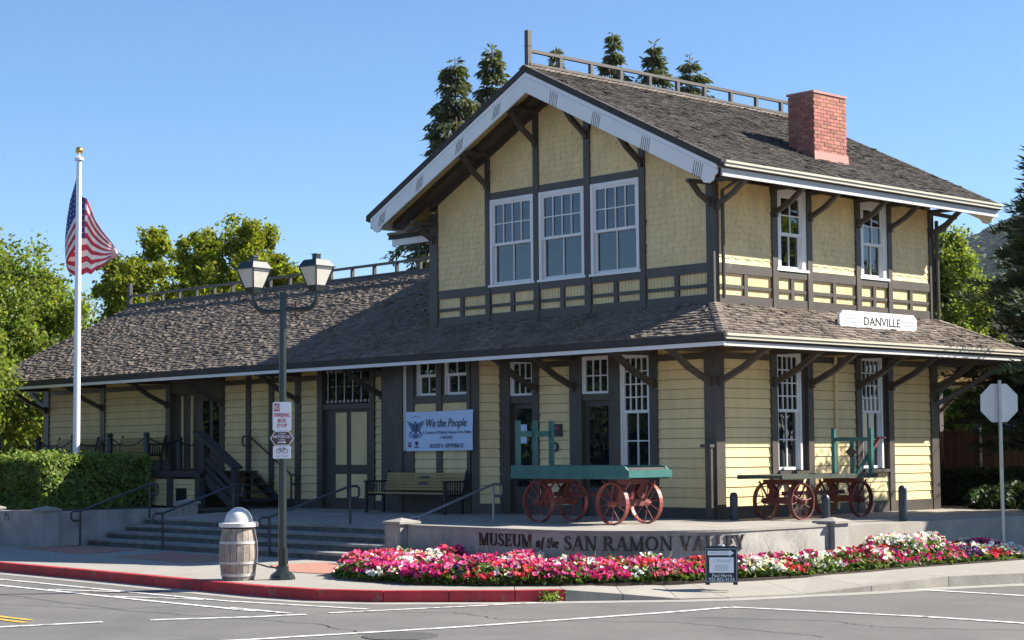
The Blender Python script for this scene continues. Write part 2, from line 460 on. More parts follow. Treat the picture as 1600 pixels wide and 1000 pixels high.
# brick paver inlays
for j, dm in enumerate([[(-11.9, -7.45), (-12.35, -6.05), (-9.5, -6.2), (-9.0, -7.7)], [(-7.7, -7.75), (-8.2, -6.3), (-5.6, -6.5), (-5.0, -7.95)], [(-3.5, -7.35), (-3.3, -6.3), (-0.9, -7.1), (-0.7, -8.05), (-2.0, -8.2)]]):
    MB().prism(dm, (0, 0, 0), (1, 0, 0), (0, 1, 0), (0, 0, 1), -0.02, 0.004).build("brick_inlay", PAVER, pav)

# painted road markings
TAR = mat("dark_crack", (0.05, 0.048, 0.046), rough=0.9)
def stripe(pts, w, m, name="road_line", z=SZ + 0.008):
    mb = MB()
    P = [Vector(q) for q in pts]
    L_, R_ = [], []
    for i, q in enumerate(P):
        d = (P[min(i+1, len(P)-1)] - P[max(i-1, 0)]).normalized(); n = Vector((-d.y, d.x)) * (w / 2)
        L_.append(q + n); R_.append(q - n)
    for i in range(len(P) - 1):
        mb.quad((R_[i].x, R_[i].y, z), (R_[i+1].x, R_[i+1].y, z), (L_[i+1].x, L_[i+1].y, z), (L_[i].x, L_[i].y, z))
    return tag(mb.build(name, m), kind="structure")
stripe([(-24, -11.68), (-4.58, -11.68), (-2.2, -11.69), (-0.11, -11.71), (2.24, -11.67)], 0.11, LINE)
stripe([(-24, -11.0), (-4.14, -11.02), (-1.84, -11.06), (0.6, -11.03), (3.09, -10.54)], 0.10, LINE)
stripe([(1.55, -11.60), (2.82, -11.57)], 0.10, LINE)
stripe([(-3.2, -11.62), (-1.9, -11.1)], 0.10, LINE)
stripe([(-1.3, -11.64), (0.2, -11.09)], 0.10, LINE)
stripe([(1.55, -16.2), (1.74, -14.94), (2.08, -13.78)], 0.14, LINE)
stripe([(2.29, -13.26), (2.91, -12.14), (3.09, -11.52)], 0.13, LINE)
stripe([(3.16, -11.21), (3.81, -9.14), (4.13, -8.05)], 0.10, LINE)
stripe([(4.4, -16), (5.12, -13.7), (5.72, -11.41), (6.0, -9.86), (6.25, -8.42), (6.36, -7.30)], 0.12, LINE)
stripe([(6.36, -7.24), (8.85, -6.74), (10.21, -6.68), (14, -6.6)], 0.12, LINE)
stripe([(6.42, -3.27), (8.15, -3.26), (12, -3.25)], 0.12, LINE)
stripe([(-14, -14.47), (0.83, -14.47), (1.45, -14.46)], 0.10, LINY)
stripe([(-14, -14.27), (0.6, -14.27), (1.2, -14.26)], 0.10, LINY)
rc = random.Random(4)
for (pts_) in ([(-9, -12.6), (-4, -12.5), (1.0, -12.7), (4.2, -12.2), (7.5, -12.9)], [(3.4, -10.9), (4.2, -10.1), (5.4, -10.3), (7.2, -9.2), (9.6, -9.4)], [(6.9, -8.6), (8.4, -7.9), (9.3, -8.1), (11.5, -6.9)], [(-2.4, -13.6), (0.4, -12.9), (0.9, -11.9)]):
    fine = []
    for i in range(len(pts_) - 1):
        a, b = Vector(pts_[i]), Vector(pts_[i+1])
        for k in range(14): fine.append(tuple(a.lerp(b, k/14) + Vector((rc.uniform(-0.05, 0.05), rc.uniform(-0.05, 0.05)))))
    stripe(fine, 0.018, TAR, "road_crack", SZ + 0.006)
mh = MB().lathe([(0.42, 0), (0.42, 0.006), (0.36, 0.010), (0.34, 0.006), (0.02, 0.007)], n=24)
tag(mh.build("manhole_cover", mat("worn_manhole_iron", (0.085, 0.08, 0.075), rough=0.7, var=0.3, scale=20), loc=(6.02, -12.42, SZ + 0.002), smooth=False), "round dark iron manhole cover in the asphalt", "manhole cover")

# ------------------------------------------------------------------ platform with the entrance steps
def zplat(x, y):
    a = min(max((-y - 1.0) / 3.5, 0), 1); b = min(max((-2.4 - x) / 1.2, 0), 1)
    return -0.08 * a * b
plat = MB()
xs = [-60, -30, -24, -18, -12.0, -10, -8, -6, -4.5, -3.8, -3.2, -2.75]
ys = [-4.5, -3.8, -3.0, -2.2, -1.4, -0.8, 0.3]
for i in range(len(xs) - 1):
    for j in range(len(ys) - 1):
        if xs[i] < -12.05 and ys[j] < -4.0 + 0.05: continue
        q = [(xs[i], ys[j]), (xs[i+1], ys[j]), (xs[i+1], ys[j+1]), (xs[i], ys[j+1])]
        plat.quad(*[(a, b, zplat(a, b)) for a, b in q])
platform = empty("platform", (0, 0, 0), kind="structure")
plat.build("platform_sheet", PLAT, platform)
# raised corner of the platform inside the curved sign wall
pc = [(-2.75, -5.50), (1.2, -5.50)] + [(1.2 + 2.25*math.cos(t), -3.25 + 2.25*math.sin(t)) for t in [math.radians(-90 + 7.5*k) for k in range(1, 13)]] + [(3.45, -1.0), (3.4, 9.0), (-2.75, 9.0)]
MB().prism(pc, (0, 0, 0), (1, 0, 0), (0, 1, 0), (0, 0, 1), -0.66, 0.0).build("platform_corner", PLAT, platform)
# steps
for k in range(4):
    y0 = -5.85 + 0.45 * k
    z1 = -0.47 + 0.13 * k
    mb = MB()
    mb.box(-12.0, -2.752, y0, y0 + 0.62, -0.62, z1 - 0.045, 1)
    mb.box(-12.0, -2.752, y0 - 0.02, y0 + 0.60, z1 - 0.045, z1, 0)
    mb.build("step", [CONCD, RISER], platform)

# ------------------------------------------------------------------ curved sign wall
def wpt(s, off=0.0):
    """front face of the sign wall at arc length s; off > 0 goes towards the platform"""
    if s < 3.15: return Vector((-1.95 + s, -5.65 + off)), Vector((0, -1))
    s -= 3.15
    if s < 2.4 * math.pi / 2:
        a = -math.pi/2 + s/2.4
        n = Vector((math.cos(a), math.sin(a)))
        return Vector((1.2, -3.25)) + n * (2.4 - off), n
    s -= 2.4 * math.pi / 2
    return Vector((3.6 - off, -3.25 + s)), Vector((1, 0))
wall = empty("sign_wall", (0, 0, KZ), label="low curved concrete wall with dark bronze museum lettering behind the flowers", cat="wall")
SL = 3.15 + 2.4*math.pi/2 + 1.75
mb = MB(); capm = MB()
n = 56
for i in range(n):
    s0, s1 = SL*i/n, SL*(i+1)/n
    def ring(s, z, o0, o1):
        a = wpt(s, o0)[0]; b = wpt(s, o1)[0]; return (a.x, a.y, z), (b.x, b.y, z)
    A0, A1 = ring(s0, -0.1, 0, 0.2); B0, B1 = ring(s1, -0.1, 0, 0.2)
    C0, C1 = ring(s0, 0.615, 0, 0.2); D0, D1 = ring(s1, 0.615, 0, 0.2)
    mb.hexa([A0, B0, B1, A1, C0, D0, D1, C1])
    A0, A1 = ring(s0, 0.615, -0.02, 0.24); B0, B1 = ring(s1, 0.615, -0.02, 0.24)
    C0, C1 = ring(s0, 0.65, -0.02, 0.24); D0, D1 = ring(s1, 0.65, -0.02, 0.24)
    capm.hexa([A0, B0, B1, A1, C0, D0, D1, C1])
mb.build("wall_body", CONC, wall)
capm.build("wall_cap", SIDE, wall)
def pillar(parent, x, y, w, z0, z1, name="pillar", m=CONC):
    o = MB().box(x - w/2, x + w/2, y - w/2, y + w/2, z0, z1).build(name, m, parent)
    c = MB(); h = w/2 + 0.05
    c.box(x-h, x+h, y-h, y+h, z1 + 0.002, z1 + 0.04)
    b = len(c.v)
    c.v += [(x-h, y-h, z1+0.04), (x+h, y-h, z1+0.04), (x+h, y+h, z1+0.04), (x-h, y+h, z1+0.04), (x, y, z1+0.10)]
    for a_, b_ in ((0, 1), (1, 2), (2, 3), (3, 0)): c.f.append((b+a_, b+b_, b+4)); c.m.append(0)
    c.build("pillar_cap", SIDE, o)
pillar(wall, -2.15, -5.62, 0.36, -0.1, 0.66)
pillar(wall, 3.52, -1.30, 0.36, -0.1, 0.66)

# serif lettering, each letter raised on the wall
TK, TN = 0.19, 0.075
def st(x0, y0, x1, y1, w): return [(x0, y0), (x0 + w, y0), (x1 + w, y1), (x1, y1)]
def pl(pts, ws):
    out = []
    P = [Vector(q) for q in pts]
    Ls, Rs = [], []
    for i, q in enumerate(P):
        d = (P[min(i+1, len(P)-1)] - P[max(i-1, 0)]).normalized(); n = Vector((-d.y, d.x)) * (ws[i]/2)
        Ls.append(q + n); Rs.append(q - n)
    for i in range(len(P) - 1):
        out.append([tuple(Rs[i]), tuple(Rs[i+1]), tuple(Ls[i+1]), tuple(Ls[i])])
    return out
def bx(x0, y0, x1, y1): return [(x0, y0), (x1, y0), (x1, y1), (x0, y1)]
def arc(cx, cy, rx, ry, a0, a1, n, wt, wn_):
    pts, ws = [], []
    for i in range(n + 1):
        t = math.radians(a0 + (a1 - a0) * i / n)
        pts.append((cx + rx*math.cos(t), cy + ry*math.sin(t))); ws.append(wn_ + (wt - wn_) * abs(math.cos(t)))
    return pl(pts, ws)
SF = 0.055
GL = {
 'M': (1.15, [st(0.10, 0, 0.10, 1, TN), st(0.84, 0, 0.84, 1, TK), st(0.46, 0, 0.06, 1, TK), st(0.50, 0, 0.88, 1, TN), bx(0, 0, 0.28, SF), bx(0.74, 0, 1.13, SF), bx(-0.02, 1-SF, 0.2, 1), bx(0.9, 1-SF, 1.13, 1)]),
 'U': (0.95, [st(0.11, 0.28, 0.11, 1, TK), st(0.75, 0.28, 0.75, 1, TN)] + arc(0.49, 0.30, 0.29, 0.27, 180, 360, 8, 0.14, 0.08) + [bx(0, 1-SF, 0.42, 1), bx(0.64, 1-SF, 0.95, 1)]),
 'S': (0.68, pl([(0.56, 0.74), (0.50, 0.90), (0.33, 0.965), (0.16, 0.90), (0.11, 0.76), (0.18, 0.63), (0.34, 0.53), (0.50, 0.42), (0.57, 0.27), (0.50, 0.10), (0.31, 0.035), (0.12, 0.10), (0.06, 0.27)], [0.05, 0.07, 0.08, 0.11, 0.15, 0.18, 0.19, 0.18, 0.15, 0.11, 0.08, 0.07, 0.05])),
 'E': (0.80, [st(0.11, 0, 0.11, 1, TK), bx(0, 0, 0.7, SF+0.015), bx(0, 1-SF-0.015, 0.68, 1), bx(0.25, 0.48, 0.56, 0.545), bx(0.64, 0, 0.72, 0.25), bx(0.62, 0.77, 0.69, 1), bx(0.52, 0.38, 0.58, 0.65)]),
 'A': (0.98, [st(0.07, 0, 0.44, 1, TN), st(0.70, 0, 0.40, 1, TK), bx(0.24, 0.31, 0.74, 0.37), bx(0, 0, 0.28, SF), bx(0.58, 0, 0.99, SF)]),
 'N': (1.0, [st(0.12, 0, 0.12, 1, TN), st(0.80, 0, 0.80, 1, TN), st(0.70, 0, 0.08, 1, TK), bx(0, 0, 0.30, SF), bx(-0.02, 1-SF, 0.2, 1), bx(0.68, 1-SF, 0.99, 1)]),
 'R': (0.95, [st(0.11, 0, 0.11, 1, TK), bx(0, 0, 0.42, SF), bx(0, 1-SF, 0.44, 1), bx(0.25, 0.46, 0.45, 0.525), st(0.72, 0, 0.36, 0.49, TK), bx(0.70, 0, 1.0, SF)] + arc(0.42, 0.735, 0.24, 0.235, -90, 90, 8, 0.17, 0.065)),
 'O': (1.02, arc(0.49, 0.5, 0.40, 0.465, 0, 360, 20, 0.19, 0.07)),
 'V': (0.95, [st(0.40, 0, 0.08, 1, TK), st(0.43, 0, 0.80, 1, TN), bx(0, 1-SF, 0.38, 1), bx(0.68, 1-SF, 0.97, 1)]),
 'L': (0.78, [st(0.11, 0, 0.11, 1, TK), bx(0, 0, 0.70, SF+0.015), bx(0, 1-SF, 0.42, 1), bx(0.66, 0, 0.74, 0.27)]),
 'Y': (0.92, [st(0.36, 0, 0.36, 0.47, TK), st(0.37, 0.42, 0.06, 1, TK), st(0.44, 0.42, 0.76, 1, TN), bx(0.25, 0, 0.66, SF), bx(-0.02, 1-SF, 0.34, 1), bx(0.63, 1-SF, 0.92, 1)]),
 'o': (0.62, arc(0.30, 0.31, 0.20, 0.28, 0, 360, 14, 0.15, 0.07)),
 'f': (0.50, [st(0.10, -0.18, 0.24, 0.72, 0.12)] + pl([(0.29, 0.70), (0.36, 0.90), (0.52, 0.92)], [0.12, 0.09, 0.07]) + [bx(0.10, 0.55, 0.46, 0.61)]),
 't': (0.45, [st(0.10, 0.10, 0.22, 0.85, 0.13), bx(0.06, 0.55, 0.44, 0.61)] + pl([(0.16, 0.12), (0.26, 0.03), (0.38, 0.10)], [0.12, 0.08, 0.06])),
 'h': (0.66, [st(0.06, 0, 0.20, 0.95, 0.12), st(0.42, 0.05, 0.48, 0.42, 0.13)] + pl([(0.18, 0.38), (0.34, 0.60), (0.50, 0.56), (0.55, 0.40)], [0.06, 0.09, 0.11, 0.12])),
 'e': (0.55, arc(0.29, 0.31, 0.19, 0.28, 20, 320, 12, 0.14, 0.08) + pl([(0.14, 0.28), (0.30, 0.33), (0.46, 0.42)], [0.06, 0.06, 0.06])),
}
def wall_word(word, s0, s1, z0, h, slant=0.0):
    tot = sum(GL[c][0] for c in word) + 0.06 * (len(word) - 1)
    k = (s1 - s0) / tot
    s = s0
    for c in word:
        w, polys = GL[c]
        mb = MB()
        for pg in polys:
            q = []
            for d in (0.001, 0.022):
                for (x, y) in pg:
                    P, nn = wpt(s + (x + slant*y) * k)
                    q.append((P.x + nn.x*d, P.y + nn.y*d, z0 + y*h))
            b = len(mb.v); m = len(pg)
            mb.v += q
            mb.f.append(tuple(range(b, b+m))[::-1]); mb.f.append(tuple(range(b+m, b+2*m)))
            for i in range(m):
                j = (i+1) % m; mb.f.append((b+i, b+j, b+m+j, b+m+i))
            mb.m += [0] * (m + 2)
        mb.build("letter", LETT, wall)
        s += (w + 0.06) * k
wall_word("MUSEUM", 1.775, 3.0, 0.372, 0.195)
wall_word("of", 3.09, 3.26, 0.375, 0.17, 0.1)
wall_word("the", 3.31, 3.55, 0.375, 0.17, 0.1)
wall_word("SAN", 3.655, 4.21, 0.350, 0.215)
wall_word("RAMON", 4.30, 5.36, 0.350, 0.215)
wall_word("VALLEY", 5.455, 6.58, 0.350, 0.215)

# ------------------------------------------------------------------ planter on the left
pw = empty("planter_wall", (-12.2, -6.7, KZ), label="low grey concrete planter wall with capped corner pillar below the hedge", cat="wall")
MB().box(-0.10, 0.10, 0.18, 3.2, -0.1, 0.70).build("wall_body", CONC, pw)
MB().box(-2.2, -0.18, -0.10, 0.10, -0.1, 0.70).build("wall_body", CONC, pw)
MB().box(-9.0, -2.56, -0.10, 0.10, -0.1, 0.70).build("wall_body", CONC, pw)
pillar(pw, 0.0, 0.0, 0.36, -0.1, 0.72)
pillar(pw, -2.38, 0.0, 0.36, -0.1, 0.72)
pillar(pw, -0.05, 3.4, 0.34, -0.1, 0.78)
num = MB()
for q in ([(0, 0.9), (0.42, 0.9), (0.42, 1), (0, 1)], [(0.30, 0.9), (0.42, 0.9), (0.20, 0), (0.08, 0)], [(0.55, 0.9), (0.95, 0.9), (0.95, 1), (0.55, 1)], [(0.55, 0.55), (0.65, 0.55), (0.65, 0.9), (0.55, 0.9)], [(0.55, 0.50), (0.95, 0.50), (0.95, 0.6), (0.55, 0.6)], [(0.85, 0.05), (0.95, 0.05), (0.95, 0.5), (0.85, 0.5)], [(0.52, 0), (0.95, 0), (0.95, 0.1), (0.52, 0.1)]):
    num.prism([(a*0.22, b*0.16) for a, b in q], (-1.62, -0.101, 0.50), (1, 0, 0), (0, 0, 1), (0, -1, 0), 0.0, 0.008)
num.build("wall_number", INK, pw)
tag(MB().box(-21.0, -12.302, -6.598, -2.0, -0.62, 0.02).build("planting_bed", SOIL), kind="structure")
# ------------------------------------------------------------------ the depot
depot = empty("railway_depot", (0, 0, 0), label="two storey yellow wooden railway depot with dark trim and shingled roofs", cat="building")
FF = Fr((0, 0, 0), (1, 0, 0), (0, -1, 0))          # long front wall
FR = Fr((0, 0, 0), (0, 1, 0), (1, 0, 0))           # right wall
BAYD = 0.45
FB = Fr((0, -BAYD, 0), (1, 0, 0), (0, -1, 0))      # bay front
FC = Fr((-6.14, -BAYD, 0), (0.70711, 0.70711, 0), (0.70711, -0.70711, 0))   # canted bay side
TW, TD = 7.887, 7.0
# wall cores (behind the boards)
core = MB()
core.box(-TW, -0.12, 0.12, TD - 0.05, 0.0, 3.9)
core.build("wall_core", TRIM, depot)
MB().box(-TW + 0.10, -0.12, 0.12, TD - 0.05, 3.88, 6.3).build("wall_core", TRIM, depot)
MB().prism([(-TW + 0.1, 6.28), (-0.12, 6.28), (-0.12, 6.5), (-TW/2, 8.4), (-TW + 0.1, 6.5)], (0, 0, 0), (1, 0, 0), (0, 0, 1), (0, 1, 0), 0.12, TD - 0.05).build("wall_core", TRIM, depot)
MB().box(-24.26, -TW - 0.002, 0.12, TD - 0.05, 0.0, 3.75).build("wall_core", TRIM, depot)
# plain siding on the sides nobody sees from the street
MB().box(-24.38, -0.0, TD - 0.04, TD, 0.0, 3.2).build("rear_wall", YEL, depot)
MB().prism([(0.0, 0.0), (TD - 0.05, 0.0), (TD - 0.05, 3.3), (3.5, 5.35), (0.0, 3.3)], (-24.38, 0, 0), (0, 1, 0), (0, 0, 1), (1, 0, 0), 0.0, 0.11).build("end_wall", YEL, depot)
MB().box(-TW, -TW + 0.08, 0.0, TD, 3.6, 6.4).build("tower_side_wall", YEL, depot)
MB().prism([(-TW, 3.8), (0, 3.8), (0, 6.6), (-TW/2, 8.5), (-TW, 6.6)], (0, TD - 0.04, 0), (1, 0, 0), (0, 0, 1), (0, 1, 0), 0.0, 0.04).build("tower_rear_wall", YEL, depot)

# ---- trim helpers
def trim(fr, u0, u1, v0, v1, d=0.03, back=-0.11, name="trim_board", m=None):
    mb = MB(); fr.box(mb, u0, u1, v0, v1, back, d)
    return mb.build(name, m or TRIM, depot)
def post(fr, u0, u1, v0, v1, d=0.045): return trim(fr, u0, u1, v0, v1, d, name="post")
def boards(fr, u0, u1, v0, v1, joined=False, h=0.186):
    n = max(1, round((v1 - v0) / h)); h = (v1 - v0) / n
    acc = MB(); me = None
    for i in range(n):
        z0 = v0 + i*h
        mb = acc if joined else MB()
        zz = z0 if joined else 0.0
        a, b = zz + 0.004, zz + h - 0.005
        P = fr.p
        q = [P(u0, a, 0.014), P(u1, a, 0.014), P(u1, a, -0.10), P(u0, a, -0.10), P(u0, b, -0.004), P(u1, b, -0.004), P(u1, b, -0.10), P(u0, b, -0.10)]
        if joined: mb.hexa(q)
        else:
            if me is None: mb.hexa(q); me = mb.mesh("clapboard", YEL)
            link_mesh("clapboard", me, depot, (0, 0, z0))
    if joined: acc.build("clapboards", YEL, depot, kind="stuff")
def bead(fr, u0, u1, v0, v1, w=0.12, joined=True, name="beadboard", m=None, d=0.004):
    n = max(1, round((u1 - u0) / w)); w = (u1 - u0) / n
    acc = MB(); P = fr.p
    for i in range(n):
        a, b = u0 + i*w + 0.004, u0 + (i+1)*w - 0.004
        mb = acc if joined else MB()
        fr.box(mb, a, b, v0, v1, -0.10, d)
        if not joined: mb.build(name, m or YEL2, depot)
    if joined: acc.build(name, m or YEL2, depot, kind="stuff" if n > 12 else None)
def pane(fr, u0, u1, v0, v1, d, parent, g):
    mb = MB(); fr.box(mb, u0, u1, v0, v1, d - 0.006, d); mb.build("pane", g, parent)
def sash(fr, u0, u1, v0, v1, nx, ny, d, parent, g, m, stile=0.045, mun=0.022, name="sash", th=0.035):
    mb = MB()
    fr.box(mb, u0, u0+stile, v0, v1, d-th, d, 0); fr.box(mb, u1-stile, u1, v0, v1, d-th, d, 0)
    fr.box(mb, u0+stile, u1-stile, v0, v0+stile*1.2, d-th, d-0.001, 0); fr.box(mb, u0+stile, u1-stile, v1-stile, v1, d-th, d-0.001, 0)
    a0, a1, b0, b1 = u0+stile, u1-stile, v0+stile*1.2, v1-stile
    for i in range(1, nx):
        c = a0 + (a1-a0)*i/nx; fr.box(mb, c-mun/2, c+mun/2, b0, b1, d-th*0.8, d-0.004, 0)
    for j in range(1, ny):
        c = b0 + (b1-b0)*j/ny; fr.box(mb, a0, a1, c-mun/2, c+mun/2, d-th*0.8, d-0.006, 0)
    mb.build(name, m, parent)
    for i in range(nx):
        for j in range(ny):
            pane(fr, a0+(a1-a0)*i/nx, a0+(a1-a0)*(i+1)/nx, b0+(b1-b0)*j/ny, b0+(b1-b0)*(j+1)/ny, d-th*0.85, parent, g)
def window(fr, u0, u1, v0, v1, up=(4, 2), lo=(2, 1), split=0.5, dd=-0.01, casing=0.05, m=WHITE, g=None, sill=True, casm=None):
    g = g or GLASS
    mb = MB()
    cm = casm or m
    fr.box(mb, u0, u0+casing, v0, v1, -0.11, dd+0.02); fr.box(mb, u1-casing, u1, v0, v1, -0.11, dd+0.02)
    fr.box(mb, u0+casing, u1-casing, v1-casing, v1, -0.11, dd+0.018)
    w = mb.build("window", cm, depot)
    a0, a1, b0, b1 = u0+casing, u1-casing, v0, v1-casing
    sp = b0 + (b1-b0)*(1-split)
    sash(fr, a0, a1, sp-0.02, b1, up[0], up[1], dd-0.005, w, g, m, name="upper_sash")
    if lo: sash(fr, a0+0.002, a1-0.002, b0, sp+0.02, lo[0], lo[1], dd-0.045, w, g, m, name="lower_sash")
    if sill:
        mb = MB(); fr.box(mb, u0-0.04, u1+0.04, v0-0.05, v0-0.002, -0.10, 0.06); mb.build("sill", m, w)
    return w

# ---- lower front wall -------------------------------------------------
ZT = 3.13     # underside of the eaves at the wall
FRZ0, FRZ1 = 2.925, 3.04
# posts
for a, b in [(-24.56, -24.27), (-21.50, -21.27), (-18.27, -18.06), (-15.85, -15.66), (-14.73, -14.55), (-13.79, -13.61), (-12.75, -12.55), (-9.56, -9.43)]:
    post(FF, a, b, 0.0, ZT)
post(FF, -0.238, 0.045, 0.0, ZT + 0.05)
def bay_panel(fr, u0, u1, v0, v1=FRZ0, joined=False, beadj=True, skirt=True):
    boards(fr, u0, u1, v0, v1, joined)
    trim(fr, u0, u1, FRZ0, FRZ1, 0.028, name="frieze_board")
    bead(fr, u0, u1, FRZ1 + 0.002, ZT + 0.10, joined=beadj)
    if skirt: trim(fr, u0, u1, 0.0 if v0 < 1 else 0.86, v0 - 0.002, 0.03, name="skirt_board")
bay_panel(FF, -24.27, -21.50, 1.11)
bay_panel(FF, -21.27, -18.27, 1.11)
bay_panel(FF, -15.66, -14.73, 0.20)
bay_panel(FF, -14.55, -13.79, 0.20)
bay_panel(FF, -13.61, -12.75, 0.20)
bay_panel(FF, -12.55, -11.89, 0.20)
bay_panel(FF, -9.81, -9.56, 0.20, joined=True)
bay_panel(FF, -9.43, -9.03, 0.20, joined=True)
bay_panel(FF, -4.60, -3.71, 0.20, beadj=False)
bay_panel(FF, -1.40, -0.238, 0.20, beadj=False)
# dock door opening with sliding door leaves
def leaf_door(name, fr, u0, u1, v0, v1, d=-0.05, panels=(), pm=None, label=None):
    mb = MB(); fr.box(mb, u0, u1, v0, v1, -0.105, d)
    o = mb.build(name, TRIM, depot)
    for (a, b, c, e) in panels:
        q = MB(); fr.box(q, a, b, c, e, d-0.012, d+0.006); q.build("panel", pm or YEL, o)
    return o
trim(FF, -18.06, -15.85, 2.80, ZT, 0.02, name="door_header")
o = leaf_door("door", FF, -18.06, -16.9, 0.86, 2.80, -0.07)
for u in (-17.62, -17.18):
    q = MB(); FF.box(q, u-0.03, u+0.03, 0.9, 2.72, -0.07, -0.03); q.build("door_batten", YEL, o)
o = leaf_door("door", FF, -16.9, -15.85, 0.86, 2.80, -0.06)
for a, b in ((-16.72, -16.42), (-16.26, -15.96)):
    pane(FF, a, b, 1.25, 2.58, -0.052, o, GLASS)
# freight double door with barred transom
for a, b in ((-11.89, -11.70), (-9.98, -9.81)): trim(FF, a, b, 0.0, ZT + 0.12, 0.05, name="door_post")
trim(FF, -11.70, -9.98, 2.24, 2.36, 0.02, name="transom_rail")
trim(FF, -11.70, -9.98, 3.16, 3.34, 0.02, name="door_header")
tr = MB(); FF.box(tr, -11.70, -9.98, 2.36, 3.16, -0.11, -0.085); tr = tr.build("transom_window", GLASS, depot)
for i in range(11):
    u = -11.60 + 0.152 * i
    q = MB()
    if i % 2 == 0: FF.box(q, u-0.012, u+0.012, 2.40, 3.13, -0.06, -0.045)
    FF.box(q, u-0.03, u+0.03, 2.39, 2.45, -0.065, -0.03); FF.box(q, u-0.03, u+0.03, 3.07, 3.13, -0.065, -0.03); FF.box(q, u-0.03, u+0.03, 2.745, 2.765, -0.06, -0.04)
    q.build("bar", FASC, tr)
for k, (a, b) in enumerate(((-11.70, -10.845), (-10.835, -9.98))):
    o = leaf_door("freight_door", FF, a, b, 0.0, 2.24, -0.05)
    if k == 0: rects = [(a+0.40, b-0.06, 0.99, 2.165), (a+0.40, b-0.06, 0.245, 0.78)]
    else: rects = [(a+0.10, b-0.20, 0.99, 2.165), (a+0.10, b-0.20, 0.245, 0.78)]
    for (u0, u1, v0, v1) in rects:
        q = MB(); FF.box(q, u0, u1, v0, v1, -0.06, -0.042); q.build("panel", YEL, o)
# ticket bay
MB().prism([(-8.57, 0.02), (-8.57, BAYD-0.11), (-6.18, BAYD-0.11), (-5.78, 0.02)], (0, 0, 0), (1, 0, 0), (0, -1, 0), (0, 0, 1), 0.0, 3.3).build("bay_core", TRIM, depot)
MB().box(-9.03, -8.57, -BAYD, 0.1, 0.0, 3.2).build("bay_side", TRIM, depot)
trim(FB, -8.57, -8.30, 0.0, 3.25, 0.045, name="post")
trim(FB, -8.16, -7.93, 0.0, 3.25, 0.04, name="post")
window(FB, -8.30, -8.16, 1.28, 3.10, up=(1, 4), lo=None, split=0.97, casing=0.03, sill=False)
trim(FB, -8.30, -8.16, 0.0, 1.27, 0.02)
for a, b in ((-7.20, -7.03), (-6.24, -6.14)): trim(FB, a, b, 0.0, 3.25, 0.045, name="post")
for a, b in ((-7.93, -7.20), (-7.03, -6.24)):
    trim(FB, a, b, 2.28, 2.43, 0.03, name="window_rail")
    window(FB, a+0.09, b, 2.44, 3.24, up=(2, 1), lo=(2, 1), split=0.47, dd=0.0, casing=0.02, sill=False)
    trim(FB, a, a+0.09, 2.43, 3.25, 0.01)
    boards(FB, a, b, 0.72, 2.28)
    trim(FB, a, b, 0.0, 0.72, 0.03, name="skirt_board")
trim(FC, 0.0, 0.16, 0.0, 3.3, 0.04, name="post")
boards(FC, 0.16, 0.62, 0.20, 3.2)
trim(FC, 0.16, 0.62, 0.0, 0.198, 0.03, name="skirt_board")
# entrance doors with transoms
def glazed_door(u0, u1, tr0, tr1, gl):
    trim(FF, u0, u0 + 0.33, 0.0, ZT + 0.1, 0.05, name="door_post")
    trim(FF, u1 - 0.17, u1, 0.0, ZT + 0.1, 0.045, name="door_post")
    trim(FF, u0 + 0.33, u1 - 0.17, 2.23, tr0, 0.02, name="transom_rail")
    trim(FF, u0 + 0.33, u1 - 0.17, tr1, ZT + 0.1, 0.02, name="door_header")
    window(FF, u0 + 0.33, u1 - 0.17, tr0, tr1, up=(3 if gl else 3, 2), lo=None, split=0.98, dd=0.0, casing=0.03, sill=False)
    o = leaf_door("entrance_door", FF, u0 + 0.33, u1 - 0.17, 0.0, 2.23, -0.06)
    pane(FF, u0 + 0.33 + 0.12, u1 - 0.17 - 0.10, 0.55, 2.12, -0.05, o, GLASS)
    q = MB(); q.tube([FF.p(u1 - 0.21, 0.95, -0.06), FF.p(u1 - 0.21, 0.95, -0.01)], 0.025, 8); q.build("door_knob", PIPE, o)
glazed_door(-5.76, -4.60, 2.38, 3.10, 0)
glazed_door(-3.71, -2.48, 2.36, 3.09, 1)
o = MB(); FF.box(o, -5.25, -5.02, 1.42, 1.80, -0.048, -0.044)
o = o.build("door_notice", BANN, None); tag(o, "small blue notice taped inside the leftmost glazed entrance door", "notice")
trim(FF, -2.48, -2.36, 0.0, ZT + 0.1, 0.045)
window(FF, -2.36, -1.59, 0.86, 3.10, up=(4, 4), lo=(2, 2), split=0.485, dd=0.005)
trim(FF, -1.59, -1.40, 0.0, ZT + 0.1, 0.05)
trim(FF, -2.36, -1.59, 0.0, 0.80, 0.03)
trim(FF, -2.36, -1.59, 3.10, ZT + 0.1, 0.02)

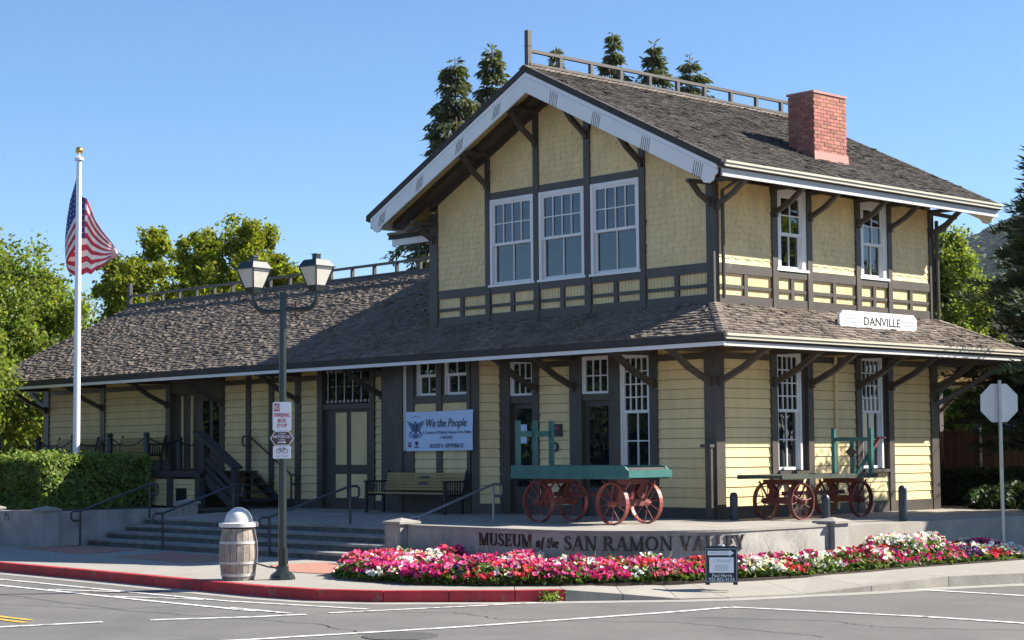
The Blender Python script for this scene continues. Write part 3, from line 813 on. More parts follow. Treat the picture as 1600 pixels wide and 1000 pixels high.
# ---- lower right wall ---------------------------------------------------
post(FR, -0.043, 0.20, 0.0, ZT + 0.05, 0.0455)
post(FR, 6.80, 7.05, 0.0, ZT + 0.05)
for a, b in ((0.20, 1.56), (2.83, 4.22), (5.46, 6.80)): bay_panel(FR, a, b, 0.215, beadj=False)
for a, b in ((1.56, 2.83), (4.22, 5.46)):
    trim(FR, a, a + 0.17, 0.0, ZT + 0.05, 0.05)
    trim(FR, b - 0.17, b, 0.0, ZT + 0.05, 0.05)
    trim(FR, b - 0.34, b - 0.17, 0.86, ZT, -0.02)
    trim(FR, a + 0.17, b - 0.17, 0.0, 0.216, 0.03, name="skirt_board")
    trim(FR, a + 0.17, b - 0.17, 3.10, ZT + 0.05, 0.02)
    boards(FR, a + 0.17, b - 0.17, 0.218, 0.79)
    q = MB(); FR.box(q, a + 0.15, b - 0.15, 0.792, 0.85, -0.1, 0.10); q.build("window_sill", TRIM, depot)
    window(FR, a + 0.17, b - 0.34, 0.87, 3.10, up=(4, 4), lo=(2, 2), split=0.49, dd=0.0, sill=False)

# ---- tower, upper storey ---------------------------------------------------
ZB, ZP0, ZW = 4.677, 4.097, 3.927
def rake(x): return 8.80 - 0.498 * abs(x + TW/2)
def field(fr, u0, u1, v0, top, ex=0.118, w=0.165, name="wall_shingles"):
    mb = MB(); P = fr.p; i = 0
    vmax = max(top(u0 + (u1-u0)*k/20) for k in range(21))
    v = v0
    while v < vmax:
        u = u0 - rnd.random() * w; j = 0
        while u < u1:
            ww = w * rnd.uniform(0.85, 1.15)
            a, b = max(u + 0.002, u0), min(u + ww - 0.002, u1)
            if b - a > 0.02:
                drop = 0.022 if (j + i) % 2 else 0.0
                lo = max(v - drop, v0)
                t0, t1 = top(a), top(b)
                if min(t0, t1) > lo + 0.02:
                    ha, hb = min(v + ex*1.15, t0), min(v + ex*1.15, t1)
                    th = rnd.uniform(0.015, 0.021)
                    mb.hexa([P(a, lo, th), P(b, lo, th), P(b, lo, -0.05), P(a, lo, -0.05), P(a, ha, 0.001), P(b, hb, 0.001), P(b, hb, -0.05), P(a, ha, -0.05)])
            u += ww; j += 1
        v += ex; i += 1
    return mb.build(name, YEL, depot, kind="stuff")
UP = [(-TW - 0.02, -7.652), (-6.134, -5.998), (-4.692, -4.544), (-3.257, -3.091), (-1.793, -1.645), (-0.124, 0.0455)]
HD0, HD1 = 6.45, 6.60
ztop = lambda x: rake(x) - 0.17
for k, (a, b) in enumerate(UP):
    t = ztop((a + b)/2) if 0 < k < 5 else 6.35
    post(FF, a, b, ZW, t, 0.05)
# shingle panels
field(FF, -7.652, -6.134, ZB, ztop)
field(FF, -1.645, -0.124, ZB, ztop)
for a, b in ((-5.998, -4.692), (-4.544, -3.257), (-3.091, -1.793)):
    field(FF, a, b, HD1, ztop)
    trim(FF, a, b, HD0, HD1, 0.035, name="window_rail")
    window(FF, a + 0.005, b - 0.005, ZB + 0.01, HD0, up=(4, 2), lo=(2, 1), split=0.515, dd=0.02, casing=0.075, g=GLASSU, m=WHITE)
for k in range(5):
    a, b = UP[k][1], UP[k+1][0]
    trim(FF, a, b, 4.50, ZB, 0.036, name="belt_rail")
    trim(FF, a, b, ZW - 0.12, ZP0, 0.034, name="belt_rail")
    c = (a + b) / 2
    trim(FF, c - 0.055, c + 0.055, ZP0, 4.50, 0.030, name="belt_stile")
    for (u0, u1) in ((a, c - 0.055), (c + 0.055, b)):
        trim(FF, u0, u1, 4.225, 4.29, 0.026, name="belt_rail")
        bead(FF, u0, u1, ZP0, 4.225, w=0.085, name="frieze_panel", m=YEL, d=-0.01)
        bead(FF, u0, u1, 4.29, 4.50, w=0.085, name="frieze_panel", m=YEL, d=-0.01)
UR = [(-0.047, 0.11), (1.667, 1.825), (2.735, 2.885), (4.305, 4.46), (5.385, 5.52), (6.866, 7.03)]
for k, (a, b) in enumerate(UR): post(FR, a, b, ZW - 0.05, 6.20, 0.0505 if k else 0.0465)
for k in range(5):
    a, b = UR[k][1], UR[k+1][0]
    trim(FR, a, b, 4.50, ZB, 0.036, name="belt_rail")
    trim(FR, a, b, ZW - 0.12, ZP0, 0.034, name="belt_rail")
    c = (a + b) / 2
    trim(FR, c - 0.05, c + 0.05, ZP0, 4.50, 0.030, name="belt_stile")
    for (u0, u1) in ((a, c - 0.05), (c + 0.05, b)):
        trim(FR, u0, u1, 4.225, 4.29, 0.026, name="belt_rail")
        bead(FR, u0, u1, ZP0, 4.225, w=0.085, name="frieze_panel", m=YEL, d=-0.01)
        bead(FR, u0, u1, 4.29, 4.50, w=0.085, name="frieze_panel", m=YEL, d=-0.01)
    if k in (1, 3):
        window(FR, a, b, ZB + 0.01, 6.22, up=(2, 2), lo=(2, 1), split=0.53, dd=-0.0, casing=0.13, g=GLASS)
    else:
        field(FR, a, b, ZB, lambda u: 6.22)

# ---- roofs --------------------------------------------------------------
def shingles(O, U, V, N, vlen, left, right, ex=0.128, w=0.12, th=0.034, name="roof_shingles", sag=0.0, parent=None, m=None):
    mb = MB(); O = Vector(O); U = Vector(U); V = Vector(V); N = Vector(N)
    n = int(math.ceil(vlen / ex))
    for i in range(n):
        v0 = i * ex
        u = left(v0) - rnd.random() * w
        R_ = right(v0)
        while u < R_:
            ww = w * rnd.uniform(0.55, 1.5)
            a, b = max(u + 0.004, left(v0)), min(u + ww - 0.004, R_)
            if b - a > 0.015:
                t = th * rnd.uniform(0.6, 1.45)
                if rnd.random() < 0.05: t *= 1.8
                lo = v0 - 0.012 + rnd.uniform(-0.014, 0.012)
                if i == 0: lo = -0.02 + rnd.uniform(-0.008, 0.008)
                hi = min(v0 + ex * 1.25, vlen + 0.03)
                tw = rnd.uniform(-0.004, 0.004)
                P = lambda uu, vv, dd: O + U*uu + V*vv + N*dd
                mb.hexa([P(a, lo, t+tw), P(b, lo, t-tw), P(b, lo, -0.01), P(a, lo, -0.01), P(a, hi, 0.003), P(b, hi, 0.003), P(b, hi, -0.01), P(a, hi, -0.01)])
            u += ww
    return mb.build(name, m or SHIN, parent or depot, kind="stuff")
PT = 0.498
CS = 1 / math.sqrt(1 + PT*PT); SN = PT * CS
EO = 1.345                      # lower eave overhang
EZ = ZW - PT * EO               # roof surface height at the lower eave
RZ = ZW + PT * 3.5              # freight ridge
XL = -25.88
# structural slabs below the shingles
roof = MB()
roof.prism([(-EO, EZ - 0.015), (3.5, RZ - 0.015), (3.5, RZ - 0.14), (-EO, EZ - 0.14)], (0, 0, 0), (0, 1, 0), (0, 0, 1), (1, 0, 0), XL, -TW - 0.02)
roof.prism([(3.5, RZ - 0.015), (7 + EO, EZ - 0.015), (7 + EO, EZ - 0.14), (3.5, RZ - 0.14)], (0, 0, 0), (0, 1, 0), (0, 0, 1), (1, 0, 0), XL, -TW - 0.02)
lower_roof = roof.build("lower_roof", SHINK, depot)
pent = MB()
pent.hexa([(-TW-0.02, -EO, EZ-0.14), (EO, -EO, EZ-0.14), (0.05, 0.05, ZW-0.14), (-TW-0.02, 0.05, ZW-0.14), (-TW-0.02, -EO, EZ-0.015), (EO, -EO, EZ-0.015), (0.05, 0.05, ZW+0.0), (-TW-0.02, 0.05, ZW+0.0)])
pent.hexa([(EO, -EO, EZ-0.141), (EO, 7+EO, EZ-0.141), (-0.05, 7.05, ZW-0.14), (-0.05, -0.05, ZW-0.14), (EO, -EO, EZ-0.016), (EO, 7+EO, EZ-0.016), (-0.05, 7.05, ZW+0.0), (-0.05, -0.05, ZW+0.0)])
pent.hexa([(EO, 7+EO, EZ-0.142), (-TW, 7+EO, EZ-0.142), (-TW, 6.95, ZW-0.14), (0.0, 6.95, ZW-0.14), (EO, 7+EO, EZ-0.017), (-TW, 7+EO, EZ-0.017), (-TW, 6.95, ZW), (0.0, 6.95, ZW)])
pent.build("pent_roof", SHINK, depot)
fN = (0, -SN, CS); fV = (0, CS, SN)
SLF = (3.5 + EO) / CS
shingles((0, -EO, EZ), (1, 0, 0), fV, fN, SLF, lambda v: XL - 0.02, lambda v: -TW + 0.0)
shingles((0, -EO, EZ), (1, 0, 0), fV, fN, EO / CS, lambda v: -TW, lambda v: EO - v * CS)
shingles((EO, 0, EZ), (0, 1, 0), (-CS, 0, SN), (SN, 0, CS), EO / CS, lambda v: -EO + v * CS, lambda v: 7 + EO - v * CS)
def caps(p0, p1, w=0.15, step=0.15, sideA=(1, 0, 0), sideB=(0, 1, 0), name="ridge_shingles"):
    p0, p1 = Vector(p0), Vector(p1); L_ = (p1 - p0).length; d = (p1 - p0).normalized(); n = int(L_ / step)
    A, B = Vector(sideA), Vector(sideB); mb = MB(); up_ = Vector((0, 0, 1))
    for i in range(n):
        a = p0 + d * (i * step); t = rnd.uniform(0.03, 0.045)
        c = a + d * step * 1.3
        for S in (A, B):
            q = [a + up_*t, a + S*w + up_*t*0.9, c + S*w + up_*0.012, c + up_*0.014]
            mb.hexa([v - up_*0.012 for v in q] + q)
    return mb.build(name, SHIN, depot, kind="stuff")
caps((EO, -EO, EZ + 0.01), (0.03, -0.03, ZW + 0.01), sideA=(-1, 0, 0.0), sideB=(0, 1, 0.0))
caps((EO, 7 + EO, EZ + 0.01), (0.03, 7.03, ZW + 0.01), sideA=(-1, 0, 0), sideB=(0, -1, 0))
caps((XL, 3.5, RZ + 0.02), (-TW, 3.5, RZ + 0.02), sideA=(0, -CS, -SN), sideB=(0, CS, -SN))
# tower roof
OG, OU, OB = 0.93, 1.01, 1.05
TE, TR_ = 6.335, 8.801
tp = (TR_ - TE) / (TW/2 + OU); tc = 1 / math.sqrt(1 + tp*tp); ts = tp * tc
for s in (1, -1):
    xe = OU if s > 0 else -TW - OU
    mb = MB().prism([(-TW/2, TR_ - 0.015), (xe, TE - 0.015), (xe, TE - 0.13), (-TW/2, TR_ - 0.13)], (0, 0, 0), (1, 0, 0), (0, 0, 1), (0, 1, 0), -OG, TD + OB)
    mb.build("tower_roof", SHINK, depot)
    sm = MB().prism([(-TW/2, TR_ - 0.132), (xe - s*0.05, TE - 0.132 + tp*0.05), (xe - s*0.05, TE - 0.15 + tp*0.05), (-TW/2, TR_ - 0.15)], (0, 0, 0), (1, 0, 0), (0, 0, 1), (0, 1, 0), -OG + 0.03, TD + OB - 0.03)
    sm.build("soffit", YEL2, depot)
    # dark rake edge, white barge boards front and rear
    for y0, y1, yb0, yb1 in ((-OG - 0.035, -OG + 0.10, -OG - 0.02, -OG + 0.025), (TD + OB - 0.10, TD + OB + 0.035, TD + OB - 0.025, TD + OB + 0.02)):
        MB().prism([(-TW/2, TR_ + 0.02), (xe + s*0.03, TE + 0.005), (xe + s*0.03, TE - 0.115), (-TW/2, TR_ - 0.10)], (0, 0, 0), (1, 0, 0), (0, 0, 1), (0, 1, 0), y0, y1).build("rake_edge", EDGE, depot)
        e = xe - s * 0.10
        ez = TE - 0.116 + tp * 0.10
        lo = 0.40
        pts = [(-TW/2, TR_ - 0.117), (e, ez), (e - s*0.0, ez - 0.14), (e - s*0.07, ez - 0.19), (e - s*0.10, ez - 0.27), (e - s*0.20, ez - 0.31), (e - s*0.30, ez - 0.29 + 0.0), (e - s*0.38, ez - lo + tp*0.38 + 0.02), (-TW/2, TR_ - 0.117 - lo)]
        bb = MB().prism(pts, (0, 0, 0), (1, 0, 0), (0, 0, 1), (0, 1, 0), yb0, yb1).build("barge_board", WHITE, depot)
        if y0 < 0:
            # moulding line and groups of incised grooves
            g = MB().prism([(-TW/2, TR_ - 0.20), (e, ez - 0.083), (e, ez - 0.093), (-TW/2, TR_ - 0.21)], (0, 0, 0), (1, 0, 0), (0, 0, 1), (0, 1, 0), yb0 - 0.003, yb0 + 0.01)
            g.build("moulding", FASC, bb)
            for dx in (0.72, 1.85, 3.10, 4.35):
                gm = MB()
                for k in range(5):
                    x = -TW/2 + s * (dx + 0.045 * k); zt = TR_ - 0.117 - tp * (dx + 0.045*k)
                    sl = -0.06 * 1
                    gm.prism([(x, zt - 0.12), (x + 0.012, zt - 0.12), (x + 0.012 + sl, zt - 0.37), (x + sl, zt - 0.37)], (0, 0, 0), (1, 0, 0), (0, 0, 1), (0, 1, 0), yb0 - 0.004, yb0 + 0.01)
                gm.build("groove", TRIM, bb)
    # rake board on the wall
    MB().prism([(-TW/2, TR_ - 0.16), (xe - s*OU, TE - 0.16 + tp*OU), (xe - s*OU, TE - 0.16 + tp*OU - 0.27), (-TW/2, TR_ - 0.43)], (0, 0, 0), (1, 0, 0), (0, 0, 1), (0, -1, 0), -0.05, 0.058).build("rake_board", TRIM, depot)
    for ya, yb in ((-OG + 0.06, -OG + 0.30), (-0.34, -0.07)):
        MB().prism([(-TW/2, TR_ - 0.152), (xe - s*0.12, TE - 0.152 + tp*0.12), (xe - s*0.12, TE - 0.30 + tp*0.12), (-TW/2, TR_ - 0.30)], (0, 0, 0), (1, 0, 0), (0, 0, 1), (0, 1, 0), ya, yb).build("rafter", TRIM, depot)
    # eave fascia and gutter
    x0 = xe - s*0.02
    MB().box(min(x0, x0 - s*0.04), max(x0, x0 - s*0.04), -OG + 0.05, TD + OB - 0.05, TE - 0.27, TE - 0.10).build("fascia", FASC, depot)
    if s > 0:
        g = MB().box(OU - 0.018, OU + 0.07, -OG + 0.02, TD + OB - 0.02, TE - 0.105, TE - 0.055).box(OU - 0.018, OU + 0.095, -OG + 0.02, TD + OB - 0.02, TE - 0.045, TE - 0.005).box(OU - 0.017, OU + 0.06, -OG + 0.025, TD + OB - 0.025, TE - 0.055, TE - 0.045)
        g.build("gutter", GUTT, depot)
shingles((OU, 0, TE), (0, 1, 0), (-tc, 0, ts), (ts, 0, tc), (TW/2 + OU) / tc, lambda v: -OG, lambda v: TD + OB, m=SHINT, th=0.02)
caps((-TW/2, TD + OB, TR_ + 0.02), (-TW/2, -OG - 0.03, TR_ + 0.02), sideA=(-tc, 0, -ts), sideB=(tc, 0, -ts))
# lower eaves: dark edge + fascia at the front, gutter + fascia at the right
MB().box(XL, EO + 0.02, -EO - 0.035, -EO + 0.03, EZ - 0.125, EZ - 0.005).build("eave_edge", EDGE, depot)
MB().box(XL, EO + 0.0, -EO + 0.005, -EO + 0.05, EZ - 0.21, EZ - 0.126).build("fascia", WHITE, depot)
MB().box(EO - 0.045, EO - 0.002, -EO + 0.052, 7 + EO, EZ - 0.215, EZ - 0.085).build("fascia", FASC, depot)
g = MB().box(EO, EO + 0.06, -EO - 0.0, 7 + EO, EZ - 0.10, EZ - 0.055).box(EO, EO + 0.085, -EO - 0.0, 7 + EO, EZ - 0.045, EZ + 0.0)
g.build("gutter", GUTT, depot)
# soffit boards below the lower eaves
sf = MB()
for i in range(10):
    y0 = -EO + 0.05 + i * 0.128
    zz = lambda y: ZW + PT * y - 0.155
    xa, xb = -y0 - 0.06, -y0 - 0.182
    sf.hexa([(XL, y0, zz(y0) - 0.015), (xa, y0, zz(y0) - 0.015), (xb, y0 + 0.122, zz(y0 + 0.122) - 0.015), (XL, y0 + 0.122, zz(y0 + 0.122) - 0.015), (XL, y0, zz(y0)), (xa, y0, zz(y0)), (xb, y0 + 0.122, zz(y0 + 0.122)), (XL, y0 + 0.122, zz(y0 + 0.122))])
sf.build("soffit", YEL2, depot)
sf = MB()
for i in range(10):
    x1 = EO - 0.05 - i * 0.128
    zz = lambda x: ZW - PT * x - 0.156
    ya, yb = -x1 + 0.122, -x1
    sf.hexa([(x1 - 0.122, ya, zz(x1 - 0.122) - 0.015), (x1, yb, zz(x1) - 0.015), (x1, 7.9, zz(x1) - 0.015), (x1 - 0.122, 7.9, zz(x1 - 0.122) - 0.015), (x1 - 0.122, ya, zz(x1 - 0.122)), (x1, yb, zz(x1)), (x1, 7.9, zz(x1)), (x1 - 0.122, 7.9, zz(x1 - 0.122))])
sf.build("soffit", YEL2, depot)
# brackets
def bracket(base, out, z0, z1, reach, w=0.095, name="bracket", top=True):
    base = Vector(base); out = Vector(out).normalized()
    mb = MB()
    a = base + out*0.05 + Vector((0, 0, z0)); c = base + out*reach + Vector((0, 0, z1))
    m_ = a.lerp(c, 0.5) + Vector((0, 0, -0.035)) + out*0.03
    up_ = out.cross(Vector((0, 0, 1)))
    mb.bar(a, m_, w, w*1.1, upv=up_); mb.bar(m_ - (m_-a).normalized()*0.02, c, w, w*1.08, upv=up_)
    mb.bar(base + Vector((0, 0, z0 - 0.08)) + out*0.07, base + Vector((0, 0, z0 + 0.10)) + out*0.07, w*1.05, w*0.9, upv=up_)
    if top: mb.bar(base + Vector((0, 0, z1 + 0.02)) + out*0.03, c + out*0.10 + Vector((0, 0, 0.0)), w*0.9, w*0.9, upv=up_)
    return mb.build(name, TRIM, depot)
for x in (-24.42, -21.39, -18.16, -15.75, -12.65, -9.50, -3.58, -0.10): bracket((x, 0, 0), (0, -1, 0), 2.50, 3.06, 1.12)
bracket((-4.66, 0, 0), (0, -1, 0), 2.50, 3.06, 1.12)
bracket((-1.49, 0, 0), (0, -1, 0), 2.50, 3.06, 1.12)
bracket((-24.42, 0.1, 0), (-1, 0, 0), 2.50, 3.06, 1.12)
for y in (0.08, 1.64, 2.75, 4.30, 5.38, 6.92): bracket((0, y, 0), (1, 0, 0), 2.50, 3.06, 1.12)
bracket((0, 7.0, 0), (0, 1, 0), 2.4, 3.0, 1.12)
bracket((-0.03, 6.95, 0), (1, 1, 0), 2.15, 3.02, 1.5)
for y in (0.05, 1.74, 2.82, 4.38, 5.46, 6.94): bracket((0, y, 0), (1, 0, 0), 5.72, 6.17, 0.80, w=0.08)
bracket((0, 7.0, 0), (0, 1, 0), 5.70, 6.15, 0.85, w=0.08)
for k, (a, b) in enumerate(UP):
    c = (a + b) / 2
    zt = rake(c) - 0.36
    if k in (0, 5): bracket((c, 0, 0), (0, -1, 0), 5.78, 6.12, 0.55, w=0.08); continue
    bracket((c, 0, 0), (0, -1, 0), zt - 0.62, zt, 0.80, w=0.085)
# chimney
ch = empty("chimney", (0, 0, 0)); ch.parent = depot
cx0, cx1, cy0, cy1, cz0, cz1 = -0.90, -0.26, 3.42, 4.49, 6.6, 8.31
MB().box(cx0 + 0.012, cx1 - 0.012, cy0 + 0.012, cy1 - 0.012, cz0, cz1 - 0.01).build("mortar_core", MORT, ch)
bm = MB(); hh = 0.073; n = int((cz1 - cz0) / hh)
for i in range(n):
    z = cz0 + i*hh
    off = 0.105 if i % 2 else 0.0
    def course(u0, u1, fn):
        u = u0 - off
        while u < u1:
            a, b = max(u + 0.006, u0), min(u + 0.204, u1)
            if b - a > 0.03: fn(a, b, rnd.uniform(-0.003, 0.005))
            u += 0.21
    course(cx0, cx1, lambda a, b, e: bm.box(a, b, cy0 - e, cy0 + 0.05, z + 0.006, z + hh - 0.004))
    course(cy0 + 0.01, cy1, lambda a, b, e: bm.box(cx1 - 0.05, cx1 + e, a, b, z + 0.006, z + hh - 0.004))
    course(cx0, cx1, lambda a, b, e: bm.box(a, b, cy1 - 0.05, cy1 + e, z + 0.006, z + hh - 0.004))
    course(cy0 + 0.01, cy1, lambda a, b, e: bm.box(cx0 - e, cx0 + 0.05, a, b, z + 0.006, z + hh - 0.004))
bm.build("bricks", BRICK, ch, kind="stuff")
MB().box(cx0 - 0.02, cx1 + 0.02, cy0 - 0.02, cy1 + 0.02, cz1 - 0.005, cz1 + 0.04).build("chimney_cap", FLASH, ch)
MB().box(cx0 + 0.2, cx0 + 0.30, cy0 + 0.3, cy0 + 0.40, cz1 + 0.04, cz1 + 0.12).build("flue", IRON, ch)
zc = TE + tp * (OU - cx1)
MB().hexa([(cx1 + 0.004, cy0 - 0.02, zc - 0.06), (cx1 + 0.03, cy0 - 0.02, zc - 0.06), (cx1 + 0.03, cy1 + 0.02, zc - 0.06), (cx1 + 0.004, cy1 + 0.02, zc - 0.06), (cx1 + 0.004, cy0 - 0.02, zc + 0.17), (cx1 + 0.014, cy0 - 0.02, zc + 0.17), (cx1 + 0.014, cy1 + 0.02, zc + 0.17), (cx1 + 0.004, cy1 + 0.02, zc + 0.17)]).build("flashing", FLASH, ch)
# ridge cresting
def cresting(p0, p1, n, end_h, ends=(True, False), hh=0.30, name="ridge_cresting"):
    p0, p1 = Vector(p0), Vector(p1); d = (p1 - p0)
    r = empty(name, p0); r.parent = depot
    dn = d.normalized()
    z = Vector((0, 0, 1))
    MB().bar(z*0.03, d + z*0.03, 0.13, 0.05).build("base_board", TRIM, r)
    MB().bar(z*hh, d + z*hh, 0.08, 0.06).build("rail", TRIM, r)
    me = None
    for i in range(n + 1):
        o = d * (i / n)
        if i == 0 and ends[0]:
            MB().bar(o, o + z*end_h, 0.10, 0.10).bar(o + z*(end_h*0.55), o + z*(end_h*0.58), 0.115, 0.115).build("end_post", TRIM, r); continue
        if me is None: me = MB().bar((0, 0, 0.05), (0, 0, hh - 0.03), 0.075, 0.075).mesh("baluster", TRIM)
        link_mesh("baluster", me, r, o)
cresting((-TW/2, -0.86, TR_ + 0.03), (-TW/2, 7.95, TR_ + 0.03), 10, 0.70)
cresting((-25.85, 3.5, RZ + 0.03), (-TW - 0.02, 3.5, RZ + 0.03), 20, 0.70)
# left rear wing roof and its wall
WP = 0.35; wy0, wz0, wyr = 0.126, 6.07, 6.6; wzr = wz0 + WP*(wyr - wy0)
wr = MB().prism([(wy0, wz0), (wyr, wzr), (2*wyr - wy0, wz0), (2*wyr - wy0, wz0 - 0.12), (wyr, wzr - 0.12), (wy0, wz0 - 0.12)], (0, 0, 0), (0, 1, 0), (0, 0, 1), (1, 0, 0), -9.5, -6.0)
wr.build("wing_roof", EDGE, depot)
wc = 1 / math.sqrt(1 + WP*WP)
shingles((0, wy0, wz0), (1, 0, 0), (0, wc, WP*wc), (0, -WP*wc, wc), 3.0, lambda v: -9.52, lambda v: -7.0)
MB().box(-9.4, -7.0, wy0 + 0.02, wy0 + 0.06, wz0 - 0.26, wz0 - 0.12).build("fascia", WHITE, depot)
MB().prism([(wy0 + 0.1, wz0 - 0.10), (wyr, wzr - 0.12), (2*wyr - wy0 - 0.1, wz0 - 0.10), (2*wyr - wy0 - 0.1, wz0 - 0.27), (wyr, wzr - 0.35), (wy0 + 0.1, wz0 - 0.27)], (0, 0, 0), (0, 1, 0), (0, 0, 1), (1, 0, 0), -9.46, -9.42).build("barge_board", WHITE, depot)
MB().prism([(1.3, 3.5), (11.8, 3.5), (11.8, 6.3), (wyr, wzr - 0.3), (1.3, 6.3)], (0, 0, 0), (0, 1, 0), (0, 0, 1), (1, 0, 0), -8.7, -7.9).build("wing_wall", YEL, depot)
bracket((-8.6, 1.25, 0), (-0.5, -1, 0), 5.62, 5.9, 0.8, w=0.06)
# downspouts
MB().tube([(0.11, 0.15, 4.02), (0.11, 0.15, 6.0), (0.5, 0.15, 6.15)], 0.035, 8).build("downspout", TRIM, depot, smooth=True)
MB().tube([(0.10, 7.06, 3.9), (0.10, 7.06, 6.0)], 0.04, 8).build("downspout", TRIM, depot, smooth=True)
MB().tube([(0.06, 3.53, 0.1), (0.06, 3.53, 3.05)], 0.032, 8).build("downspout", YEL, depot, smooth=True)
MB().tube([(-14.6, 1.35, RZ - 1.1), (-14.6, 1.35, RZ - 0.68)], 0.035, 8).build("roof_vent", DRED, depot, smooth=True)
# rear canopy with plank soffit
cn = empty("rear_canopy", (0, 0, 0)); cn.parent = depot
MB().box(-14, EO, 7 + EO + 0.05, 18.0, 3.10, 3.22).build("canopy_roof", EDGE, cn)
q = MB()
for i in range(34):
    y = 8.45 + i * 0.28
    q.box(-14, EO - 0.05, y, y + 0.27, 3.075, 3.095)
q.build("canopy_soffit", YEL2, cn, kind="stuff")
MB().box(-14, EO, 17.9, 18.0, 2.98, 3.098).build("canopy_beam", TRIM, cn)
MB().box(-14, EO, 17.86, 17.92, 2.90, 2.978).build("canopy_fascia", FASC, cn)
for x in (-10.5, -7, -3.5, 0.2):
    MB().box(x - 0.09, x + 0.09, 17.6, 17.78, -0.6, 3.07).build("canopy_post", TRIM, cn)
    MB().bar((x, 17.6, 2.3), (x, 16.7, 3.05), 0.09, 0.1).build("canopy_brace", TRIM, cn)
    MB().bar((x + 0.1, 17.7, 2.3), (x + 0.95, 17.7, 3.05), 0.09, 0.1).build("canopy_brace", TRIM, cn)
# electric box on the corner post
MB().box(-0.13, 0.0, -0.16, -0.046, 0.0, 1.30).box(-0.22, 0.02, -0.20, -0.046, 1.302, 1.36).build("corner_pedestal", TRIM, depot)
# ------------------------------------------------------------------ text helper
def text_mesh(body, m, size=1.0, ext=0.02, align='CENTER', shear=0.0, bold=0.0):
    cu = bpy.data.curves.new("text", 'FONT')
    cu.body = body; cu.size = size; cu.extrude = ext; cu.align_x = align; cu.align_y = 'CENTER'; cu.shear = shear; cu.resolution_u = 2; cu.offset = bold
    ob = bpy.data.objects.new("text", cu)
    me0 = ob.to_mesh()
    me = bpy.data.meshes.new("lettering")
    me.from_pydata([tuple(v.co) for v in me0.vertices], [], [tuple(q.vertices) for q in me0.polygons])
    me.materials.append(m)
    ob.to_mesh_clear()
    bpy.data.objects.remove(ob); bpy.data.curves.remove(cu)
    return me
def put_text(body, m, parent, O, U, N, w, h, name="lettering", shear=0.0, bold=0.0):
    """lettering scaled to width w and height h, centred on O in the plane of U (right) and z"""
    me = text_mesh(body, m, 1.0, 0.02, shear=shear, bold=bold)
    co = np.array([v.co[:] for v in me.vertices])
    lo, hi = co.min(0), co.max(0)
    c = (lo + hi) / 2
    co = (co - c) / np.maximum(hi - lo, 1e-6)
    U = Vector(U).normalized(); N = Vector(N).normalized(); V = N.cross(U)
    O = Vector(O)
    for i, v in enumerate(me.vertices):
        v.co = O + U * (co[i][0] * w) + V * (co[i][1] * h) + N * (co[i][2] * 0.004 + 0.0025)
    me.update()
    return link_mesh(name, me, parent)

def faint_lines(m, parent, O, U, V, N, w, h, rows, seed):
    """print too small to read: rows of tiny dashes"""
    r = random.Random(seed); mb = MB(); O = Vector(O); U = Vector(U).normalized(); N = Vector(N).normalized(); V = Vector(V).normalized()
    for k in range(rows):
        v = h/2 - h*(k + 0.5)/rows; hh = h/rows*0.5; u = -w/2*r.uniform(0.6, 1.0); e = w/2*r.uniform(0.6, 1.0)
        while u < e:
            l = w*r.uniform(0.02, 0.05)
            mb.prism([(u, v-hh/2), (u+l, v-hh/2), (u+l, v+hh/2), (u, v+hh/2)], O, U, V, N, 0.0012, 0.003)
            u += l + w*0.018
    return mb.build("faint_print", m, parent, kind="stuff")

# ------------------------------------------------------------------ loading dock, stairs
dock = empty("loading_dock", (-19, -0.8, 0), label="dark timber loading dock along the far end of the depot", cat="dock")
def rel(o): return o.location
dk = []
for i in range(10):
    y = -0.83 + i * 0.16
    MB().box(-5.4, 4.75, y, y + 0.152, 0.80, 0.855).build("deck_plank", PLANKD, dock)
MB().box(-5.4, 4.75, -0.87, -0.833, 0.72, 0.865).build("edge_beam", PLANKD, dock)
for x in (-5.3, -2.9, -0.4, 2.05, 3.45, 4.65): MB().box(x - 0.10, x + 0.10, -0.86, -0.70, 0.0, 0.72).build("dock_post", PLANKD, dock)
sk = None
for (a, b) in ((-2.8, -0.5), (-0.3, 1.95), (2.15, 3.35), (3.55, 4.55)):
    for k in range(5):
        MB().box(a, b, -0.80, -0.77, 0.04 + k*0.128, 0.16 + k*0.128).build("skirt_plank", YEL, dock)
MB().box(3.75, 4.12, -0.86, -0.803, 0.10, 0.46).build("meter_box", LAMPG, dock)

stairs = empty("wooden_stairs", (-14.22, -0.82, 0), label="dark wooden stairs with sloping plank handrail beside the dock", cat="stairs")
for k in range(5):
    MB().box(0.03 + k*0.25, 0.30 + k*0.25, -0.66, 0.66, 0.68 - k*0.17, 0.715 - k*0.17).build("tread", PLANKD, stairs)
for y in (-0.69, 0.67):
    MB().prism([(0.0, 0.84), (0.0, 0.56), (1.05, -0.0), (1.42, -0.0)], (0, 0, 0), (1, 0, 0), (0, 0, 1), (0, 1, 0), y - 0.025, y + 0.025).build("stringer", PLANKD, stairs)
MB().box(-0.11, 0.03, -0.77, -0.63, 0.86, 1.66).build("newel_post", PLANKD, stairs)
MB().box(1.14, 1.27, -0.77, -0.63, 0.0, 0.92).build("newel_post", PLANKD, stairs)
MB().bar((-0.30, -0.70, 1.78), (1.30, -0.70, 0.93), 0.30, 0.05).build("handrail", PLANKD, stairs)
MB().bar((-0.04, -0.70, 1.20), (1.2, -0.70, 0.50), 0.05, 0.12).build("mid_rail", PLANKD, stairs)
MB().bar((-0.04, -0.70, 0.98), (1.2, -0.70, 0.28), 0.05, 0.10).build("mid_rail", PLANKD, stairs)
pr = empty("stair_pipe_rail", (-14.46, -0.15, 0), label="black pipe handrail on the wall side of the wooden stairs", cat="handrail")
